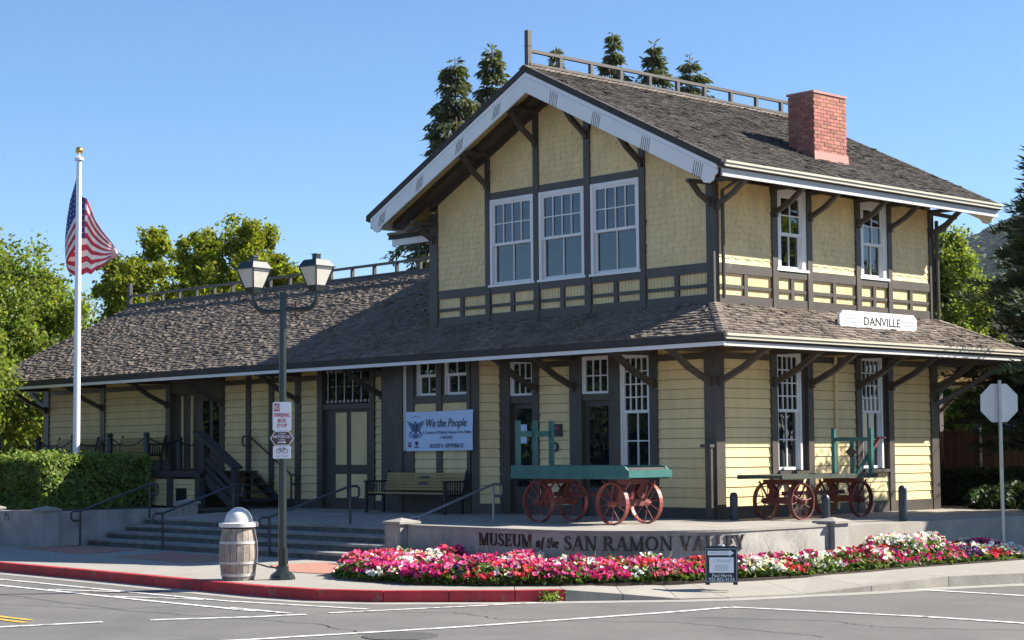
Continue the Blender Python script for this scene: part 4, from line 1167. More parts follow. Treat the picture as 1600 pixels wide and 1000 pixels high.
MB().tube([(0, 0, 0.86), (0, 0, 1.67)], 0.022, 8).build("rail_post", IRON, pr, smooth=True)
MB().tube([(1.72, 0, 0.0), (1.72, 0, 0.76)], 0.022, 8).build("rail_post", IRON, pr, smooth=True)
MB().tube([(0, 0, 1.45), (-0.20, 0, 1.45), (-0.24, 0, 1.50), (-0.24, 0, 1.62), (-0.20, 0, 1.67), (0.05, 0, 1.67), (1.72, 0, 0.76), (1.90, 0, 0.76), (1.94, 0, 0.72), (1.94, 0, 0.58), (1.90, 0, 0.54), (1.72, 0, 0.54)], 0.022, 8).build("pipe", IRON, pr, smooth=True)

# chain rail along the dock edge
cr = empty("dock_chain_rail", (-18.4, -1.58, 0.86), label="black posts with hanging chains along the loading dock edge", cat="chain rail")
pts = [(-5.8, 0.0, 0.86), (-3.6, 0.0, 0.88), (-1.75, 0.0, 0.90), (0.02, 0.0, 0.91), (1.72, 0.0, 0.91), (1.62, 1.0, 0.80), (1.5, 1.5, 0.70)]
for k, (x, y, h) in enumerate(pts[:-1]):
    MB().lathe([(0.075, -0.0), (0.075, h - 0.10), (0.055, h - 0.07), (0.085, h - 0.05), (0.085, h - 0.02), (0.05, h + 0.02)], (x, y, 0), 10).build("chain_post", IRON, cr, smooth=True)
for k in range(len(pts) - 1):
    a, b = Vector((pts[k][0], pts[k][1], pts[k][2] - 0.06)), Vector((pts[k+1][0], pts[k+1][1], pts[k+1][2] - 0.06))
    sag = 0.14 * (b - a).length
    MB().tube([a.lerp(b, t/10) - Vector((0, 0, sag * 4 * (t/10) * (1 - t/10))) for t in range(11)], 0.016, 6).build("chain", IRON, cr)

# ------------------------------------------------------------------ benches
def make_bench(loc, rz, L_, label, group="slatted benches against the depot"):
    b = empty("slatted_bench", loc, rz, label, "bench", group)
    for k in range(6):
        z = 0.47 + k * 0.062; y = 0.10 + 0.018 * k
        MB().box(-L_/2 + 0.04, L_/2 - 0.04, y, y + 0.022, z, z + 0.052).build("back_slat", BENCHW, b)
    for k in range(4):
        MB().box(-L_/2 + 0.03, L_/2 - 0.03, -0.36 + k*0.115, -0.255 + k*0.115, 0.405, 0.43).build("seat_slat", BENCHW, b)
    for s in (-1, 1):
        x = s * (L_/2 - 0.02)
        e = MB()
        e.box(x - 0.03, x + 0.03, -0.40, -0.35, 0.0, 0.64); e.box(x - 0.03, x + 0.03, 0.06, 0.11, 0.0, 0.40)
        e.bar((x, 0.09, 0.38), (x, 0.24, 0.88), 0.05, 0.045, upv=(1, 0, 0))
        e.box(x - 0.04, x + 0.04, -0.42, 0.16, 0.64, 0.675); e.box(x - 0.025, x + 0.025, -0.35, 0.06, 0.36, 0.40)
        for j in range(6): e.box(x - 0.012, x + 0.012, -0.30 + j*0.065, -0.28 + j*0.065, 0.40, 0.64)
        e.build("end_frame", IRON, b)
    return b
b1 = make_bench((-7.35, -0.85, 0.0), 0, 2.55, "long yellow slatted bench with black ends under the white banner")
for k in (2, 4):
    MB().box(-0.16, 0.16, 0.10 + 0.018*k - 0.006, 0.10 + 0.018*k, 0.475 + k*0.062, 0.51 + k*0.062).build("name_plate", INK, b1)
make_bench((-22.3, -0.45, 0.855), 0, 2.1, "yellow slatted bench on the dock beyond the flagpole")
make_bench((-19.0, -0.45, 0.855), 0, 2.1, "yellow slatted bench on the dock nearer the dock door")

# ------------------------------------------------------------------ handrails at the steps
def handrail(x, y0, y1, zb, zt, h, label, PIPE=PIPESHADE):
    r = empty("step_handrail", (x, y0, zb), 0, label, "handrail", "pipe handrails at the entrance steps")
    dy = y1 - y0; dz = zt - zb
    MB().tube([(0, 0, 0), (0, 0, h)], 0.024, 8).build("rail_post", PIPE, r, smooth=True)
    MB().tube([(0, dy, dz), (0, dy, dz + h)], 0.024, 8).build("rail_post", PIPE, r, smooth=True)
    p = [(0, 0, h - 0.19), (0, -0.16, h - 0.19), (0, -0.21, h - 0.15), (0, -0.21, h - 0.04), (0, -0.16, h), (0, 0.0, h), (0, dy, dz + h), (0, dy + 0.16, dz + h), (0, dy + 0.21, dz + h - 0.04), (0, dy + 0.21, dz + h - 0.18), (0, dy + 0.16, dz + h - 0.22), (0, dy, dz + h - 0.22)]
    MB().tube(p, 0.024, 8).build("pipe", PIPE, r, smooth=True)
handrail(-11.75, -6.18, -4.55, -0.60, -0.08, 0.71, "pipe handrail at the far left of the steps beside the planter wall")
handrail(-9.02, -5.95, -4.30, -0.60, -0.08, 0.71, "pipe handrail in the middle of the steps left of the barrel")
handrail(-5.55, -5.90, -4.05, -0.60, -0.08, 0.71, "pipe handrail on the steps right behind the lamp post")
handrail(-3.1, -4.45, -2.65, -0.55, 0.0, 0.66, "bright pipe handrail rising behind the left end of the sign wall", PIPE)  # lighter copy of the rail paint stands for sun on this rail

# ------------------------------------------------------------------ banner, plaques, station sign
bn = empty("banner", (-7.05, -0.52, 1.285), label="pale blue museum exhibition banner hung on the bay windows", cat="banner")
bw, bh = 2.11, 0.83
mb = MB(); nx, nz = 14, 6
gv = []
for j in range(nz + 1):
    for i in range(nx + 1):
        u, v = i/nx, j/nz
        gv.append((-bw/2 + bw*u, -0.02 - 0.012*math.sin(7*u + 3*v), bh*v + 0.012*(u - 0.5) - 0.03*(v > 0.9)*math.sin(math.pi*u)*0.4))
mb.v = gv
for j in range(nz):
    for i in range(nx):
        a = j*(nx+1) + i; mb.f.append((a, a+1, a+nx+2, a+nx+1)); mb.m.append(0)
mb.build("banner_sheet", BANN, bn, smooth=True)
NB = (0, -1, 0); UB = (1, 0, 0)
put_text("We the People", INKB, bn, (0.245, -0.04, 0.55), UB, NB, 1.27, 0.22, shear=0.25)
put_text("A Century of Political History in the Valley", INK, bn, (0.26, -0.04, 0.375), UB, NB, 1.52, 0.075)
put_text("1908-2008", INK, bn, (0.25, -0.04, 0.275), UB, NB, 0.36, 0.055)
put_text("AUGUST 8 - SEPTEMBER 27", INKB, bn, (0.25, -0.04, 0.105), UB, NB, 1.06, 0.085)
em = MB()
def ep(pg): em.prism(pg, (-0.74, -0.036, 0.50), (1, 0, 0), (0, 0, 1), (0, -1, 0), 0.0, 0.004)
for s in (-1, 1):
    for k in range(5):
        ep([(s*0.03, 0.06 - 0.03*k), (s*(0.27 - 0.035*k), 0.13 - 0.05*k), (s*(0.28 - 0.04*k), 0.105 - 0.05*k), (s*0.03, 0.02 - 0.03*k)])
    ep([(s*0.02, -0.12), (s*0.16, -0.19), (s*0.17, -0.23), (s*0.05, -0.17)])
    ep([(s*0.10, -0.05), (s*0.20, -0.14), (s*0.22, -0.20), (s*0.12, -0.12)])
ep([(-0.055, 0.05), (-0.055, -0.10), (0, -0.16), (0.055, -0.10), (0.055, 0.05)])
ep([(-0.03, 0.055), (0.03, 0.055), (0.035, 0.11), (-0.02, 0.12), (-0.055, 0.09)])
ep([(-0.05, -0.16), (0.05, -0.16), (0.09, -0.24), (-0.09, -0.24)])
for k in range(5): ep([(-0.13 + k*0.06, 0.20 + 0.03*math.sin(k*0.78)), (-0.115 + k*0.06, 0.185 + 0.03*math.sin(k*0.78)), (-0.10 + k*0.06, 0.20 + 0.03*math.sin(k*0.78)), (-0.115 + k*0.06, 0.215 + 0.03*math.sin(k*0.78))])
em.build("eagle_emblem", INKBL, bn)
for dz, m in ((0.03, INKBL), (-0.03, INKR)):
    q = MB(); q.prism([(-0.055, 0.03), (0, 0.0), (0.055, 0.03), (0.055, -0.01), (0, -0.04), (-0.055, -0.01)], (-0.93, -0.036, 0.14 + dz), (1, 0, 0), (0, 0, 1), (0, -1, 0), 0, 0.004); q.build("chevron_logo", m, bn)
q = MB(); q.prism([(0.06*math.cos(t*0.785), 0.045*math.sin(t*0.785) + 0.03) for t in range(8)], (-0.70, -0.036, 0.13), (1, 0, 0), (0, 0, 1), (0, -1, 0), 0, 0.004); q.prism([(-0.012, -0.03), (0.012, -0.03), (0.012, 0.0), (-0.012, 0.0)], (-0.70, -0.036, 0.13), (1, 0, 0), (0, 0, 1), (0, -1, 0), 0, 0.004); q.prism([(-0.07, -0.065), (0.07, -0.065), (0.07, -0.04), (-0.07, -0.04)], (-0.70, -0.036, 0.13), (1, 0, 0), (0, 0, 1), (0, -1, 0), 0, 0.004); q.build("tree_logo", INK, bn)

o = empty("wall_plaque", (-4.12, -0.02, 1.545), label="dark rectangular bronze plaque between the two glazed entrance doors", cat="plaque")
MB().box(-0.18, 0.18, -0.03, 0.0, 0.0, 0.245).build("plate", IRON, o); MB().box(-0.12, 0.10, -0.034, -0.0302, 0.13, 0.20).build("relief", REDP, o)
o = empty("round_plaque", (-4.14, -0.02, 1.34), label="small round dark medallion below the rectangular plaque", cat="plaque")
MB().tube([(0, 0, 0), (0, -0.03, 0)], 0.10, 12).build("disc", IRON, o); MB().tube([(0, -0.0302, 0), (0, -0.036, 0)], 0.06, 10).build("relief", HOOP, o)

ds = empty("station_sign", (0.75, 4.03, 3.53), label="white octagonal ended DANVILLE station sign on the right pent roof", cat="sign")
poly = [(-1.16, 0.0), (1.16, 0.0), (1.265, 0.09), (1.265, 0.27), (1.16, 0.36), (-1.16, 0.36), (-1.265, 0.27), (-1.265, 0.09)]
MB().prism(poly, (0, 0, 0), (0, 1, 0), (0, 0, 1), (1, 0, 0), -0.06, 0.0).build("board", WHITE, ds)
put_text("DANVILLE", INKB, ds, (0.0, 0.10, 0.18), (0, 1, 0), (1, 0, 0), 1.20, 0.165, bold=0.012)
faint_lines(INKG, ds, (0.0, -0.88, 0.175), (0, 1, 0), (0, 0, 1), (1, 0, 0), 0.52, 0.14, 2, 1)
faint_lines(INKG, ds, (0.0, 0.96, 0.175), (0, 1, 0), (0, 0, 1), (1, 0, 0), 0.42, 0.14, 2, 2)
MB().box(-0.10, -0.0, -1.45, 1.0, -0.05, -0.01).build("base_rail", IRON, ds)
for y in (-1.0, 0.0, 0.9):
    MB().bar((-0.06, y, 0.25), (-0.45, y, 0.12), 0.04, 0.04).build("brace", IRON, ds)
    MB().box(-0.12, -0.06, y - 0.025, y + 0.025, -0.10, 0.3).build("upright", IRON, ds)

# ------------------------------------------------------------------ street lamp with its signs
lp = empty("street_lamp", (-0.50, -9.27, KZ), label="dark green twin lantern street lamp post beside the wooden barrel", cat="street lamp")
q = MB().lathe([(0.19, 0.0), (0.19, 0.03), (0.175, 0.07), (0.12, 0.11), (0.095, 0.13), (0.09, 0.20)], n=8); q.build("base", LAMPG, lp, smooth=False)
MB().lathe([(0.064, 0.12), (0.060, 1.4), (0.056, 3.0), (0.053, 4.22), (0.05, 4.25), (0.0, 4.26)], n=16).build("post", LAMPG, lp, smooth=True)
MB().box(0.055, 0.10, -0.03, 0.03, 0.22, 0.46).build("access_box", LAMPG, lp)
ax = Vector((0.67, 0.742, 0)).normalized()
for s, rch in ((-1, 0.43), (1, 0.50)):
    d = ax * s
    z0 = 3.99 if s > 0 else 3.96
    pts = [d*0.03 + Vector((0, 0, z0)), d*(rch-0.18) + Vector((0, 0, z0))]
    for t in range(1, 7):
        a = math.pi/2 * t/6
        pts.append(d*(rch - 0.18 + 0.18*math.sin(a)) + Vector((0, 0, z0 + 0.18*(1 - math.cos(a)))))
    pts.append(d*rch + Vector((0, 0, z0 + 0.29)))
    MB().tube(pts, 0.036, 10).build("arm", LAMPG, lp, smooth=True)
    c = d * rch + Vector((0, 0, z0 + 0.27))
    ang = math.radians(45) * 0 + 0.12
    def rot(x, y): return (c.x + x*math.cos(ang) - y*math.sin(ang), c.y + x*math.sin(ang) + y*math.cos(ang))
    def fr4(h0, w0, h1, w1, m, name, par):
        q = MB(); a = []
        for (w_, h_) in ((w0, h0), (w1, h1)):
            for (sx, sy) in ((-1, -1), (1, -1), (1, 1), (-1, 1)):
                X, Y = rot(sx*w_, sy*w_); a.append((X, Y, c.z + h_))
        return q.hexa(a).build(name, m, par)
    lan = fr4(0.0, 0.075, 0.09, 0.095, LAMPG, "lantern", lp)
    fr4(0.09, 0.098, 0.36, 0.178, LAMPGL, "lantern_glass", lan)
    for (sx, sy) in ((-1, -1), (1, -1), (1, 1), (-1, 1)):
        X0, Y0 = rot(sx*0.100, sy*0.100); X1, Y1 = rot(sx*0.181, sy*0.181)
        MB().bar((X0, Y0, c.z + 0.085), (X1, Y1, c.z + 0.365), 0.022, 0.022).build("lantern_rib", LAMPG, lan)
    fr4(0.36, 0.205, 0.372, 0.205, LAMPG, "lantern_rim", lan)
    fr4(0.372, 0.19, 0.47, 0.135, LAMPG, "lantern_roof", lan)
    fr4(0.47, 0.135, 0.485, 0.05, LAMPG, "lantern_roof", lan)
    fr4(0.485, 0.045, 0.55, 0.045, LAMPG, "finial", lan); fr4(0.55, 0.06, 0.565, 0.05, LAMPG, "finial", lan)
SU = Vector((0.70, 0.714, 0)).normalized(); SNn = Vector((SU.y, -SU.x, 0))
def post_sign(name, zc, poly, m, label, edge=None):
    loc = Vector((-0.50, -9.27, zc)) + SNn * 0.075
    r = empty(name, loc, label=label, cat="sign")
    MB().prism(poly, (0, 0, 0), SU, (0, 0, 1), SNn, -0.004, 0.0).build("sign_plate", m, r)
    MB().box(-0.03, 0.03, -0.02, 0.02, -0.05, 0.05).build("clamp", GALV, r).location = -SNn * 0.03
    return r
def rr(w, h, r=0.025): 
    out = []
    for cx, cy, a0 in ((w/2-r, h/2-r, 0), (-w/2+r, h/2-r, 90), (-w/2+r, -h/2+r, 180), (w/2-r, -h/2+r, 270)):
        for k in range(4):
            t = math.radians(a0 + 30*k); out.append((cx + r*math.cos(t), cy + r*math.sin(t)))
    return out
ps = post_sign("parking_sign", 1.80, rr(0.275, 0.425), SIGNW, "white sign with red NO PARKING BUS STOP lettering on the lamp post")
MB().prism([(-0.122, 0.075), (-0.035, 0.075), (-0.035, 0.19), (-0.122, 0.19)], (0, 0, 0), SU, (0, 0, 1), SNn, 0.0005, 0.0018).build("red_block", INKR, ps)
put_text("NO", SIGNW, ps, SU * (-0.078) + Vector((0, 0, 0.133)) + SNn*0.001, SU, SNn, 0.066, 0.085, bold=0.02)
put_text("PARKING", INKR, ps, Vector((0, 0, 0.02)), SU, SNn, 0.225, 0.062, bold=0.015)
put_text("BUS", INKR, ps, Vector((0, 0, -0.065)), SU, SNn, 0.125, 0.055, bold=0.015)
put_text("STOP", INKR, ps, Vector((0, 0, -0.138)), SU, SNn, 0.155, 0.055, bold=0.015)
hsn = post_sign("historical_sign", 1.475, [(-0.175, 0), (-0.105, 0.105), (0.105, 0.105), (0.175, 0), (0.105, -0.105), (-0.105, -0.105)], SIGNW, "brown six sided HISTORICAL sign with pale border on the lamp post")
MB().prism([(-0.162, 0), (-0.10, 0.094), (0.10, 0.094), (0.162, 0), (0.10, -0.094), (-0.10, -0.094)], (0, 0, 0), SU, (0, 0, 1), SNn, 0.0005, 0.0015).build("brown_field", SIGNBR, hsn)
faint_lines(SIGNW, hsn, Vector((0, 0, 0.068)) + SNn*0.001, SU, (0, 0, 1), SNn, 0.13, 0.026, 1, 3)
put_text("HISTORICAL", SIGNW, hsn, Vector((0, 0, 0.025)) + SNn*0.001, SU, SNn, 0.255, 0.042, bold=0.01)
faint_lines(SIGNW, hsn, Vector((0, 0, -0.022)) + SNn*0.001, SU, (0, 0, 1), SNn, 0.14, 0.026, 1, 4)
MB().prism([(-0.06, -0.065), (0.03, -0.065), (0.03, -0.08), (0.065, -0.056), (0.03, -0.034), (0.03, -0.05), (-0.06, -0.05)], (0, 0, 0), SU, (0, 0, 1), SNn, 0.0016, 0.003).build("arrow", SIGNW, hsn)
bs = post_sign("bicycle_sign", 1.27, rr(0.265, 0.185, 0.015), SIGNW, "small white bicycle lane sign lowest on the lamp post")
q = MB()
def ring2(cx, cz, r, w=0.008, n=18):
    for k in range(n):
        a, b = 2*math.pi*k/n, 2*math.pi*(k+1)/n
        q.prism([(cx + r*math.cos(a), cz + r*math.sin(a)), (cx + r*math.cos(b), cz + r*math.sin(b)), (cx + (r-w)*math.cos(b), cz + (r-w)*math.sin(b)), (cx + (r-w)*math.cos(a), cz + (r-w)*math.sin(a))], (0, 0, 0), SU, (0, 0, 1), SNn, 0.0008, 0.002)
def seg2(x0, z0, x1, z1, w=0.007):
    d = Vector((x1-x0, z1-z0)).normalized(); n_ = Vector((-d.y, d.x)) * w/2
    q.prism([(x0-n_.x, z0-n_.y), (x1-n_.x, z1-n_.y), (x1+n_.x, z1+n_.y), (x0+n_.x, z0+n_.y)], (0, 0, 0), SU, (0, 0, 1), SNn, 0.0008, 0.002)
ring2(-0.05, 0.02, 0.036); ring2(0.055, 0.02, 0.036)
for s_ in ((-0.05, 0.02, -0.025, 0.06), (-0.025, 0.06, 0.035, 0.06), (0.055, 0.02, 0.03, 0.075), (-0.03, 0.055, 0.0, 0.015), (0.0, 0.015, 0.035, 0.06), (-0.05, 0.02, 0.0, 0.015), (-0.04, 0.075, -0.015, 0.075), (0.015, 0.08, 0.035, 0.075)): seg2(*s_)
q.build("bicycle_symbol", INK, bs)
put_text("BIKE  LANE", INKG, bs, Vector((0, 0, -0.06)), SU, SNn, 0.18, 0.024)

# ------------------------------------------------------------------ litter barrel
br = empty("litter_barrel", (-0.95, -9.74, KZ), label="weathered wooden barrel litter bin with pale domed lid at the kerb", cat="litter bin")
prof = [(0.235, 0.0), (0.262, 0.15), (0.282, 0.33), (0.285, 0.42), (0.275, 0.55), (0.25, 0.70), (0.24, 0.755)]
for k in range(18):
    a0, a1 = 2*math.pi*k/18 + 0.012, 2*math.pi*(k+1)/18 - 0.012
    mb = MB()
    for (r, z) in prof:
        for (a, rr_) in ((a0, r), (a1, r), (a1, r - 0.03), (a0, r - 0.03)):
            mb.v.append((rr_*math.cos(a), rr_*math.sin(a), z))
    n = len(prof)
    for i in range(n - 1):
        for j in range(4):
            mb.f.append((i*4 + j, i*4 + (j+1) % 4, (i+1)*4 + (j+1) % 4, (i+1)*4 + j)); mb.m.append(0)
    mb.f += [(0, 3, 2, 1), ((n-1)*4, (n-1)*4+1, (n-1)*4+2, (n-1)*4+3)]; mb.m += [0, 0]
    mb.build("stave", BARREL, br)
MB().lathe([(0.225, 0.02), (0.25, 0.15), (0.262, 0.42), (0.232, 0.74)], n=18).build("liner", IRON, br)
def hoop(z0, z1, r0, r1): MB().lathe([(r0 - 0.01, z0), (r0 + 0.006, z0), (r1 + 0.006, z1), (r1 - 0.01, z1)], n=24, cap=False).build("hoop", HOOP, br, smooth=True)
hoop(0.06, 0.10, 0.248, 0.254); hoop(0.24, 0.275, 0.274, 0.279); hoop(0.535, 0.57, 0.277, 0.272)
lid = MB().lathe([(0.26, 0.775), (0.287, 0.78), (0.29, 0.835), (0.26, 0.845), (0.21, 0.848)] + [(0.205*math.cos(math.radians(t)), 0.848 + 0.215*math.sin(math.radians(t))) for t in range(0, 91, 10)], n=28)
lid.build("domed_lid", LID, br, smooth=True)
ch_ = empty("barrel_chain", (-0.72, -9.50, KZ), label="thin rusty chain between the barrel and the lamp post", cat="chain")
MB().tube([(-0.30, -0.30, 0.10), (-0.12, -0.33, 0.22), (0.0, -0.20, 0.32), (0.06, -0.10, 0.24), (0.12, 0.04, 0.19), (0.17, 0.17, 0.17)], 0.012, 6).build("chain_links", IRON, ch_)

# ------------------------------------------------------------------ flagpole and flag
fp = empty("flagpole", (-17.0, -3.30, -0.05), label="white metal flagpole with gold ball rising behind the hedge", cat="flagpole")
MB().lathe([(0.088, 0.0), (0.082, 3.0), (0.072, 6.0), (0.062, 8.32), (0.061, 8.34)], n=16).build("pole", POLE, fp, smooth=True)
MB().lathe([(0.02, 8.34), (0.11, 8.36), (0.11, 8.42), (0.06, 8.45), (0.02, 8.47), (0.015, 8.52)], n=14).build("truck", POLE, fp, smooth=True)
MB().lathe([(0.09*math.cos(math.radians(t)), 8.60 + 0.09*math.sin(math.radians(t))) for t in range(-88, 89, 16)], n=16).build("ball", GOLD, fp, smooth=True)
ir = Vector((0.684, 0.729, 0)); iff = Vector((-0.727, 0.683, 0))
KX = 1 / 65.9
def fz(y): return 8.46 - (y - 240) * KX
# columns of the cloth: fly fraction, sideways px, depth behind pole (m), top px, bottom px
cols = [(0.00, -2, 0.09, 258, 385), (0.06, -8, 0.12, 285, 393), (0.12, -17, 0.18, 312, 404), (0.18, -23, 0.27, 338, 413), (0.21, -24.5, 0.34, 352, 417), (0.24, -22, 0.42, 350, 424), (0.30, -12, 0.44, 330, 431), (0.36, -2, 0.40, 304, 430), (0.42, 8, 0.34, 308, 426), (0.50, 15, 0.38, 327, 429), (0.58, 22, 0.33, 343, 423), (0.68, 31, 0.36, 358, 418), (0.78, 40, 0.31, 369, 413), (0.88, 48, 0.33, 379, 405), (0.95, 55, 0.28, 388, 404), (1.0, 58, 0.29, 393, 408)]
def cinterp(s):
    for i in range(len(cols) - 1):
        if cols[i][0] <= s <= cols[i+1][0] + 1e-9:
            t = (s - cols[i][0]) / (cols[i+1][0] - cols[i][0])
            return [a + (b - a) * t for a, b in zip(cols[i][1:], cols[i+1][1:])]
NS, NT = 50, 26
mb = MB()
for i in range(NS + 1):
    s = i / NS
    x, d, t0, t1 = cinterp(s)
    for j in range(NT + 1):
        t = j / NT
        y = t0 + (t1 - t0) * t
        wob = 0.035 * math.sin(9*s + 5*t) * min(1, s*6)
        bulge = -3.0 * math.sin(math.pi*t) * (1 if 0.05 < s < 0.3 else 0)
        P = ir * ((x + bulge*0.6) * KX) + iff * (d + wob) 
        mb.v.append((P.x, P.y, fz(y)))
for i in range(NS):
    for j in range(NT):
        a = i*(NT+1) + j
        mb.f.append((a, a+1, a+NT+2, a+NT+1))
        stripe_i = j // 2
        mb.m.append(2 if (i + 0.5)/NS < 0.40 and stripe_i < 7 else (0 if stripe_i % 2 == 0 else 1))
flag = mb.build("flag", [FLR, FLW, FLB], smooth=True, loc=(-17.0, -3.30, 0))
tag(flag, "United States flag hanging in loose folds from the white flagpole", "flag")
stm = MB()
for i in range(1, 20, 2):
    for j in range(1, 14, 2):
        k = i*(NT+1) + j + (1 if (i//2) % 2 else 0)
        c = Vector(mb.v[k]) - iff * 0.012
        stm.quad(c - ir*0.012, c - Vector((0, 0, 0.018)), c + ir*0.012, c + Vector((0, 0, 0.018)))
stm.build("stars", FLW, flag, kind="stuff")

# ------------------------------------------------------------------ baggage wagons
def wheel_meshes(R_, w, REDP):
    n = 28; rim = MB()
    for (r0, z0) in ((R_, 0),): pass
    prof = [(R_, -w/2), (R_, w/2), (R_ - 0.022, w/2 - 0.004), (R_ - 0.022, -w/2 + 0.004)]
    for k in range(n):
        t = 2*math.pi*k/n
        for (r, y) in prof: rim.v.append((r*math.cos(t), y, r*math.sin(t)))
    for k in range(n):
        a, b = k*4, ((k+1) % n)*4
        for j in range(4):
            rim.f.append((a+j, a+(j+1) % 4, b+(j+1) % 4, b+j)); rim.m.append(0)
    sp = MB()
    for k in range(10):
        t = 2*math.pi*(k + 0.3)/10
        e = 0.025 if k % 2 else -0.025
        sp.tube([(0.05*math.cos(t), e*1.6, 0.05*math.sin(t)), ((R_-0.02)*math.cos(t), e*0.3, (R_-0.02)*math.sin(t))], 0.0085, 6)
    hub = MB().tube([(0, -0.10, 0), (0, -0.07, 0), (0, -0.06, 0), (0, 0.06, 0), (0, 0.07, 0), (0, 0.09, 0)], [0.03, 0.035, 0.058, 0.058, 0.04, 0.04], 10)
    return rim.mesh("wheel", REDP), sp.mesh("spokes", REDP), hub.mesh("hub", REDP)
def make_wagon(loc, rz, L_, W_, zd, R_, axles, label, kind):
    REDP_ = REDP if kind == 1 else REDD  # second wagon's wheels get a darker red that stands for their shadow
    w = empty("baggage_wagon", loc, rz, label, "wagon", "old baggage wagons on the platform")
    rim, sp, hub = wheel_meshes(R_, 0.085, REDP_)
    for x in axles:
        for s in (-1, 1):
            o = link_mesh("wheel", rim, w, (x, s * (W_/2 - 0.09), R_))
            link_mesh("spokes", sp, o); h = link_mesh("hub", hub, o)
            if s > 0: h.rotation_euler = (0, 0, math.pi)
        MB().tube([(x, -W_/2 + 0.05, R_), (x, W_/2 - 0.05, R_)], 0.026, 8).build("axle", REDD, w)
        # arched bolster
        bl = MB()
        zt = zd - 0.03
        bl.box(x - 0.06, x + 0.06, -W_/2 + 0.16, W_/2 - 0.16, R_ - 0.05, R_ + 0.07)
        bl.box(x - 0.09, x + 0.09, -W_/2 + 0.10, W_/2 - 0.10, zt - 0.09, zt)
        for s in (-1, 1):
            bl.prism([(s*(W_/2-0.16), R_), (s*(W_/2-0.28), R_), (s*(W_/2-0.36), (R_+zt)/2), (s*(W_/2-0.22), zt - 0.05), (s*(W_/2-0.12), zt - 0.05), (s*(W_/2-0.20), (R_+zt)/2)], (x, 0, 0), (0, 1, 0), (0, 0, 1), (1, 0, 0), -0.045, 0.045)
        bl.build("bolster", REDD, w)
        for s in (-1, 1):
            MB().bar((x - 0.32, s*(W_/2-0.20), zt - 0.03), (x, s*(W_/2-0.17), R_), 0.025, 0.03).bar((x + 0.32, s*(W_/2-0.20), zt - 0.03), (x, s*(W_/2-0.17), R_), 0.025, 0.03).build("brace", REDP_, w)
    MB().box(axles[0], axles[1], -0.045, 0.045, R_ + 0.10, R_ + 0.17).build("reach_pole", REDD, w)
    n = 7
    for k in range(n):
        y0 = -W_/2 + 0.05 + (W_-0.10)*k/n
        MB().box(-L_/2 + 0.03, L_/2 - 0.03, y0 + 0.003, y0 + (W_-0.10)/n - 0.003, zd, zd + 0.045).build("deck_plank", DECK, w)
    return w
W1 = make_wagon((-0.83, -2.45, 0), 0, 2.90, 1.02, 0.80, 0.36, (-0.85, 0.95), "green and red baggage wagon on the platform behind the museum lettering", 1)
for s in (-1, 1):
    y = s * 0.50
    MB().prism([(-1.45, 0.79), (1.40, 0.79), (1.40, 0.92), (1.34, 0.985), (1.27, 1.0), (-1.45, 1.01)], (0, 0, 0), (1, 0, 0), (0, 0, 1), (0, 1, 0), y - 0.02, y + 0.02).build("side_board", GREENP, W1)
    MB().box(-1.45, 1.42, y - 0.035, y + 0.035, 0.775, 0.86).build("side_sill", GREENP, W1)
MB().box(1.41, 1.455, -0.54, 0.54, 0.80, 0.925).build("end_board", GREENP, W1)
MB().box(-1.46, -1.42, -0.50, 0.50, 0.80, 0.98).build("end_board", GREENP, W1)
q = MB(); n = 8
for k in range(n):
    a0, a1 = math.radians(90*k/n), math.radians(90*(k+1)/n)
    q.prism([(1.30 + 0.10*math.sin(a0), 0.86 + 0.11*math.cos(a0)), (1.30 + 0.10*math.sin(a1), 0.86 + 0.11*math.cos(a1)), (1.30, 0.86)], (0, 0, 0), (1, 0, 0), (0, 0, 1), (0, 1, 0), -0.47, 0.47)
q.build("roll_edge", DECK, W1)
for y in (-0.45, -0.03, 0.39):
    MB().box(-1.37, -1.30, y - 0.038, y + 0.038, 0.84, 1.81).build("stake", GREENP, W1)
MB().box(-1.37, -1.34, -0.41, -0.07, 1.52, 1.62).build("cross_rail", GREENP, W1)
MB().box(-1.37, -1.34, 0.01, 0.35, 1.52, 1.62).build("cross_rail", GREENP, W1)
W2 = make_wagon((0.98, 1.42, 0), math.pi/2, 2.84, 0.98, 0.745, 0.33, (-0.75, 1.02), "low red and dark green baggage wagon along the sunlit right wall", 2)
for s in (-1, 1): MB().box(-1.42, 1.42, s*0.48 - 0.03, s*0.48 + 0.03, 0.73, 0.805).build("side_sill", WAGB, W2)
MB().box(-1.44, -1.38, -0.49, 0.49, 0.74, 0.80).build("end_board", WAGB, W2)
for y in (-0.42, 0.42): MB().box(1.30, 1.37, y - 0.035, y + 0.035, 0.79, 1.64).build("stake", GREENP, W2)
MB().box(1.315, 1.355, -0.385, 0.385, 1.40, 1.47).build("cross_rail", GREENP, W2)
MB().box(1.32, 1.35, -0.05, 0.05, 0.79, 1.40).build("slat", GREENP, W2)
MB().prism([(0, -0.11), (0.13, 0), (0, 0.11), (-0.13, 0)], (1.31, 0, 1.20), (0, 1, 0), (0, 0, 1), (-1, 0, 0), 0.0, 0.02).build("diamond_plate", IRON, W2)
MB().bar((1.05, -0.30, 0.80), (1.5, -0.38, 1.30), 0.05, 0.05).build("tongue", GREENP, W2)
MB().bar((1.48, -0.38, 1.28), (1.62, -0.40, 1.45), 0.05, 0.06).bar((1.60, -0.32, 1.46), (1.62, -0.55, 1.46), 0.03, 0.03).build("tongue_handle", REDP, W2)

